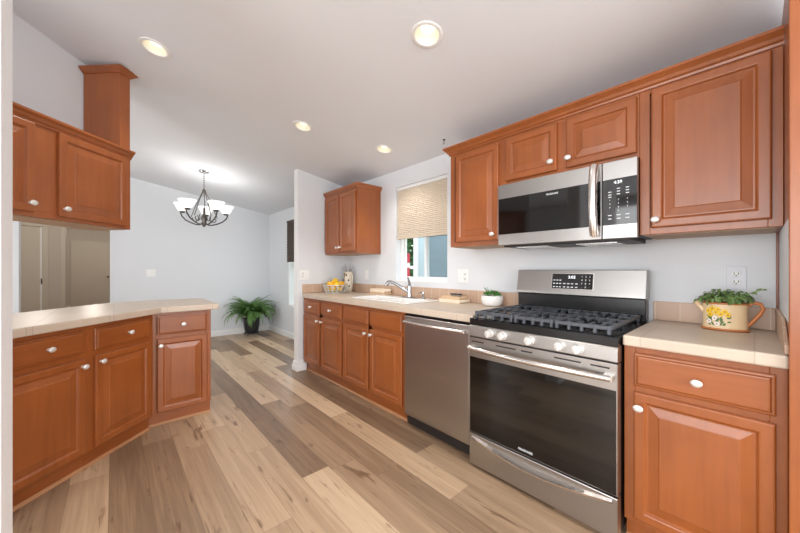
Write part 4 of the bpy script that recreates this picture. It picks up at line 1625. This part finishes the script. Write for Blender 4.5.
# ------------------------------------------------------------------ chandelier
CHX, CHY = 0.885, 4.85
chz = zc(CHX)
ch = thing('chandelier', 'five-arm chandelier with white bowl shades over the dining area', 'chandelier', (CHX, CHY, 0))
MB().lathe([(0.062, chz + 0.002), (0.062, chz - 0.008), (0.045, chz - 0.022), (0.012, chz - 0.030), (0.008, chz - 0.045)], 28).build('canopy', CHROME, ch, smooth=40)
m = MB()
z = chz - 0.04
k = 0
while z > 2.235:
    pts = [(0.009 * math.cos(a * math.pi / 6) * (1 if k % 2 else 0), 0.009 * math.cos(a * math.pi / 6) * (0 if k % 2 else 1), z - 0.016 + 0.018 * math.sin(a * math.pi / 6)) for a in range(12)]
    m.tube(pts, 0.0028, 5, closed=True)
    z -= 0.027
    k += 1
m.build('chain', CHROME, ch, smooth=60)
m = MB().lathe([(0.004, 2.245), (0.018, 2.235), (0.024, 2.218), (0.014, 2.202), (0.006, 2.19)], 20)
m.build('top_finial', BRNZ, ch, smooth=50)
m = MB().lathe([(0.004, 1.745), (0.016, 1.755), (0.028, 1.785), (0.020, 1.815), (0.034, 1.845), (0.030, 1.88), (0.012, 1.92), (0.009, 2.0)], 20)
m.build('hub', BRNZ, ch, smooth=50)
CR_ = 0.262
for k in range(5):
    a = R(146 + 72 * k)
    ca_, sa_ = math.cos(a), math.sin(a)
    m = MB()
    P = []
    for (r, z) in ((0.02, 1.800), (0.05, 1.775), (0.10, 1.778), (0.16, 1.800), (0.225, 1.835), (0.270, 1.885), (0.285, 1.930)):
        P.append((r * ca_, r * sa_, z))
    m.tube(P, 0.0085, 8)
    # decorative scroll
    Q = []
    for i in range(15):
        th = i / 14 * 4.6
        rr_ = 0.055 * (1 - 0.6 * i / 14)
        Q.append(((0.115 + rr_ * math.cos(th + 2.2)) * ca_, (0.115 + rr_ * math.cos(th + 2.2)) * sa_, 1.855 + rr_ * math.sin(th + 2.2)))
    m.tube(Q, 0.006, 6)
    # stay rod to the top
    m.tube([(0.285 * 0.55 * ca_, 0.285 * 0.55 * sa_, 1.875), (0.10 * ca_, 0.10 * sa_, 2.03), (0.016 * ca_, 0.016 * sa_, 2.215)], 0.0055, 6)
    am = m.build('arm', BRNZ, ch, smooth=60)
    MB().lathe([(0.012, 1.925), (0.030, 1.932), (0.034, 1.945), (0.022, 1.952)], 18, mat=xf((CR_ * ca_, CR_ * sa_, 0))).build('socket_cup', BRNZ, am, smooth=50)
    sh = MB().lathe([(0.030, 1.948), (0.045, 1.955), (0.066, 1.985), (0.082, 2.025), (0.100, 2.048), (0.098, 2.051), (0.078, 2.030), (0.060, 1.990), (0.030, 1.960), (0.001, 1.958)], 28, mat=xf((CR_ * ca_, CR_ * sa_, 0)), caps=False)
    sh.build('glass_shade', SHADEG, am, smooth=60)
    d = bpy.data.lights.new('chandelier_bulb', 'POINT')
    d.energy = 0.8
    d.shadow_soft_size = 0.03
    d.color = (1.0, 0.97, 0.93)
    o = bpy.data.objects.new('chandelier_bulb', d)
    COL.objects.link(o)
    o.location = (CHX + CR_ * ca_, CHY + CR_ * sa_, 2.03)

# unseen point lights added to brighten the hall and the room beyond
for (hx, hy, e) in ((-0.9, 7.6, 26), (-0.4, 11.5, 36)):
    d = bpy.data.lights.new('hall_fill', 'POINT')
    d.energy = e
    d.shadow_soft_size = 0.12
    d.color = (1.0, 0.93, 0.84)
    o = bpy.data.objects.new('hall_fill', d)
    COL.objects.link(o)
    o.location = (hx, hy, 2.25)

# ------------------------------------------------------------------ fern
fx, fy = 1.845, 6.05
fn = thing('potted_fern', 'large green fern in a black pot in the dining room corner', 'plant', (fx, fy, 0))
m = MB().lathe([(0.10, 0.065), (0.115, 0.10), (0.132, 0.20), (0.138, 0.31), (0.130, 0.31), (0.126, 0.27), (0.002, 0.265)], 32, caps=False)
m.lathe([(0.001, 0.065), (0.10, 0.065)], 32, caps=False)
m.build('pot', POTB, fn, smooth=50)
MB().lathe([(0.127, 0.268), (0.06, 0.285), (0.002, 0.29)], 24).build('soil', SOIL, fn)
m = MB()
m.tube([(0.112 * math.cos(k * math.pi / 16), 0.112 * math.sin(k * math.pi / 16), 0.055) for k in range(32)], 0.012, 8, closed=True)
m.build('stand_ring', POTB, fn, smooth=60)
for k in range(4):
    a = R(45 + 90 * k)
    MB().tube([(0.108 * math.cos(a), 0.108 * math.sin(a), 0.055), (0.13 * math.cos(a), 0.13 * math.sin(a), 0.009)], 0.009, 8).build('stand_leg', POTB, fn, smooth=60)
m = MB()
rn = random.Random(21)
for k in range(110):
    a = 2 * math.pi * k * 0.381966 + rn.uniform(-0.2, 0.2)
    el = rn.uniform(0.95, 1.5)
    Lf = rn.uniform(0.40, 0.62)
    droop = rn.uniform(1.15, 1.8) * (1.3 - 0.5 * el)
    p = Vector((0.03 * math.cos(a), 0.03 * math.sin(a), 0.29))
    n_ = 16
    prev = p.copy()
    pts = [p.copy()]
    dirs = []
    for i in range(n_):
        e = el - droop * 2.2 * (i / n_) ** 1.3
        d_ = Vector((math.cos(a) * math.cos(e), math.sin(a) * math.cos(e), math.sin(e)))
        p = p + d_ * Lf / n_
        pts.append(p.copy())
        dirs.append(d_)
    # keep the fronds clear of the walls
    def clampp(q):
        q = q.copy()
        q.x = min(q.x, XW - fx - 0.03)
        q.y = min(q.y, FARY - fy - 0.03)
        return q
    pts = [clampp(q) for q in pts]
    m.tube(pts, [0.003] * 8 + [0.002] * (n_ - 7), 4)
    side = Vector((-math.sin(a), math.cos(a), 0))
    for i in range(2, n_ + 1):
        u = i / n_
        lw = 0.070 * math.sin(math.pi * min(1, 0.18 + 0.82 * u) ** 0.9) + 0.008
        d_ = dirs[i - 1]
        for sgn in (-1, 1):
            for h2 in (0.0, 0.5):
                base = pts[i] - d_ * (Lf / n_ * h2)
                tip = clampp(base + (side * sgn * 0.9 + d_ * 0.45).normalized() * lw + Vector((0, 0, -0.25 * lw)))
                mid = (base + tip) / 2
                wv = d_ * 0.0065
                m.add([base - wv * 0.5, mid - wv, tip, mid + wv, base + wv * 0.5], [(0, 1, 2, 3, 4)])
m.build('fronds', LEAF, fn)
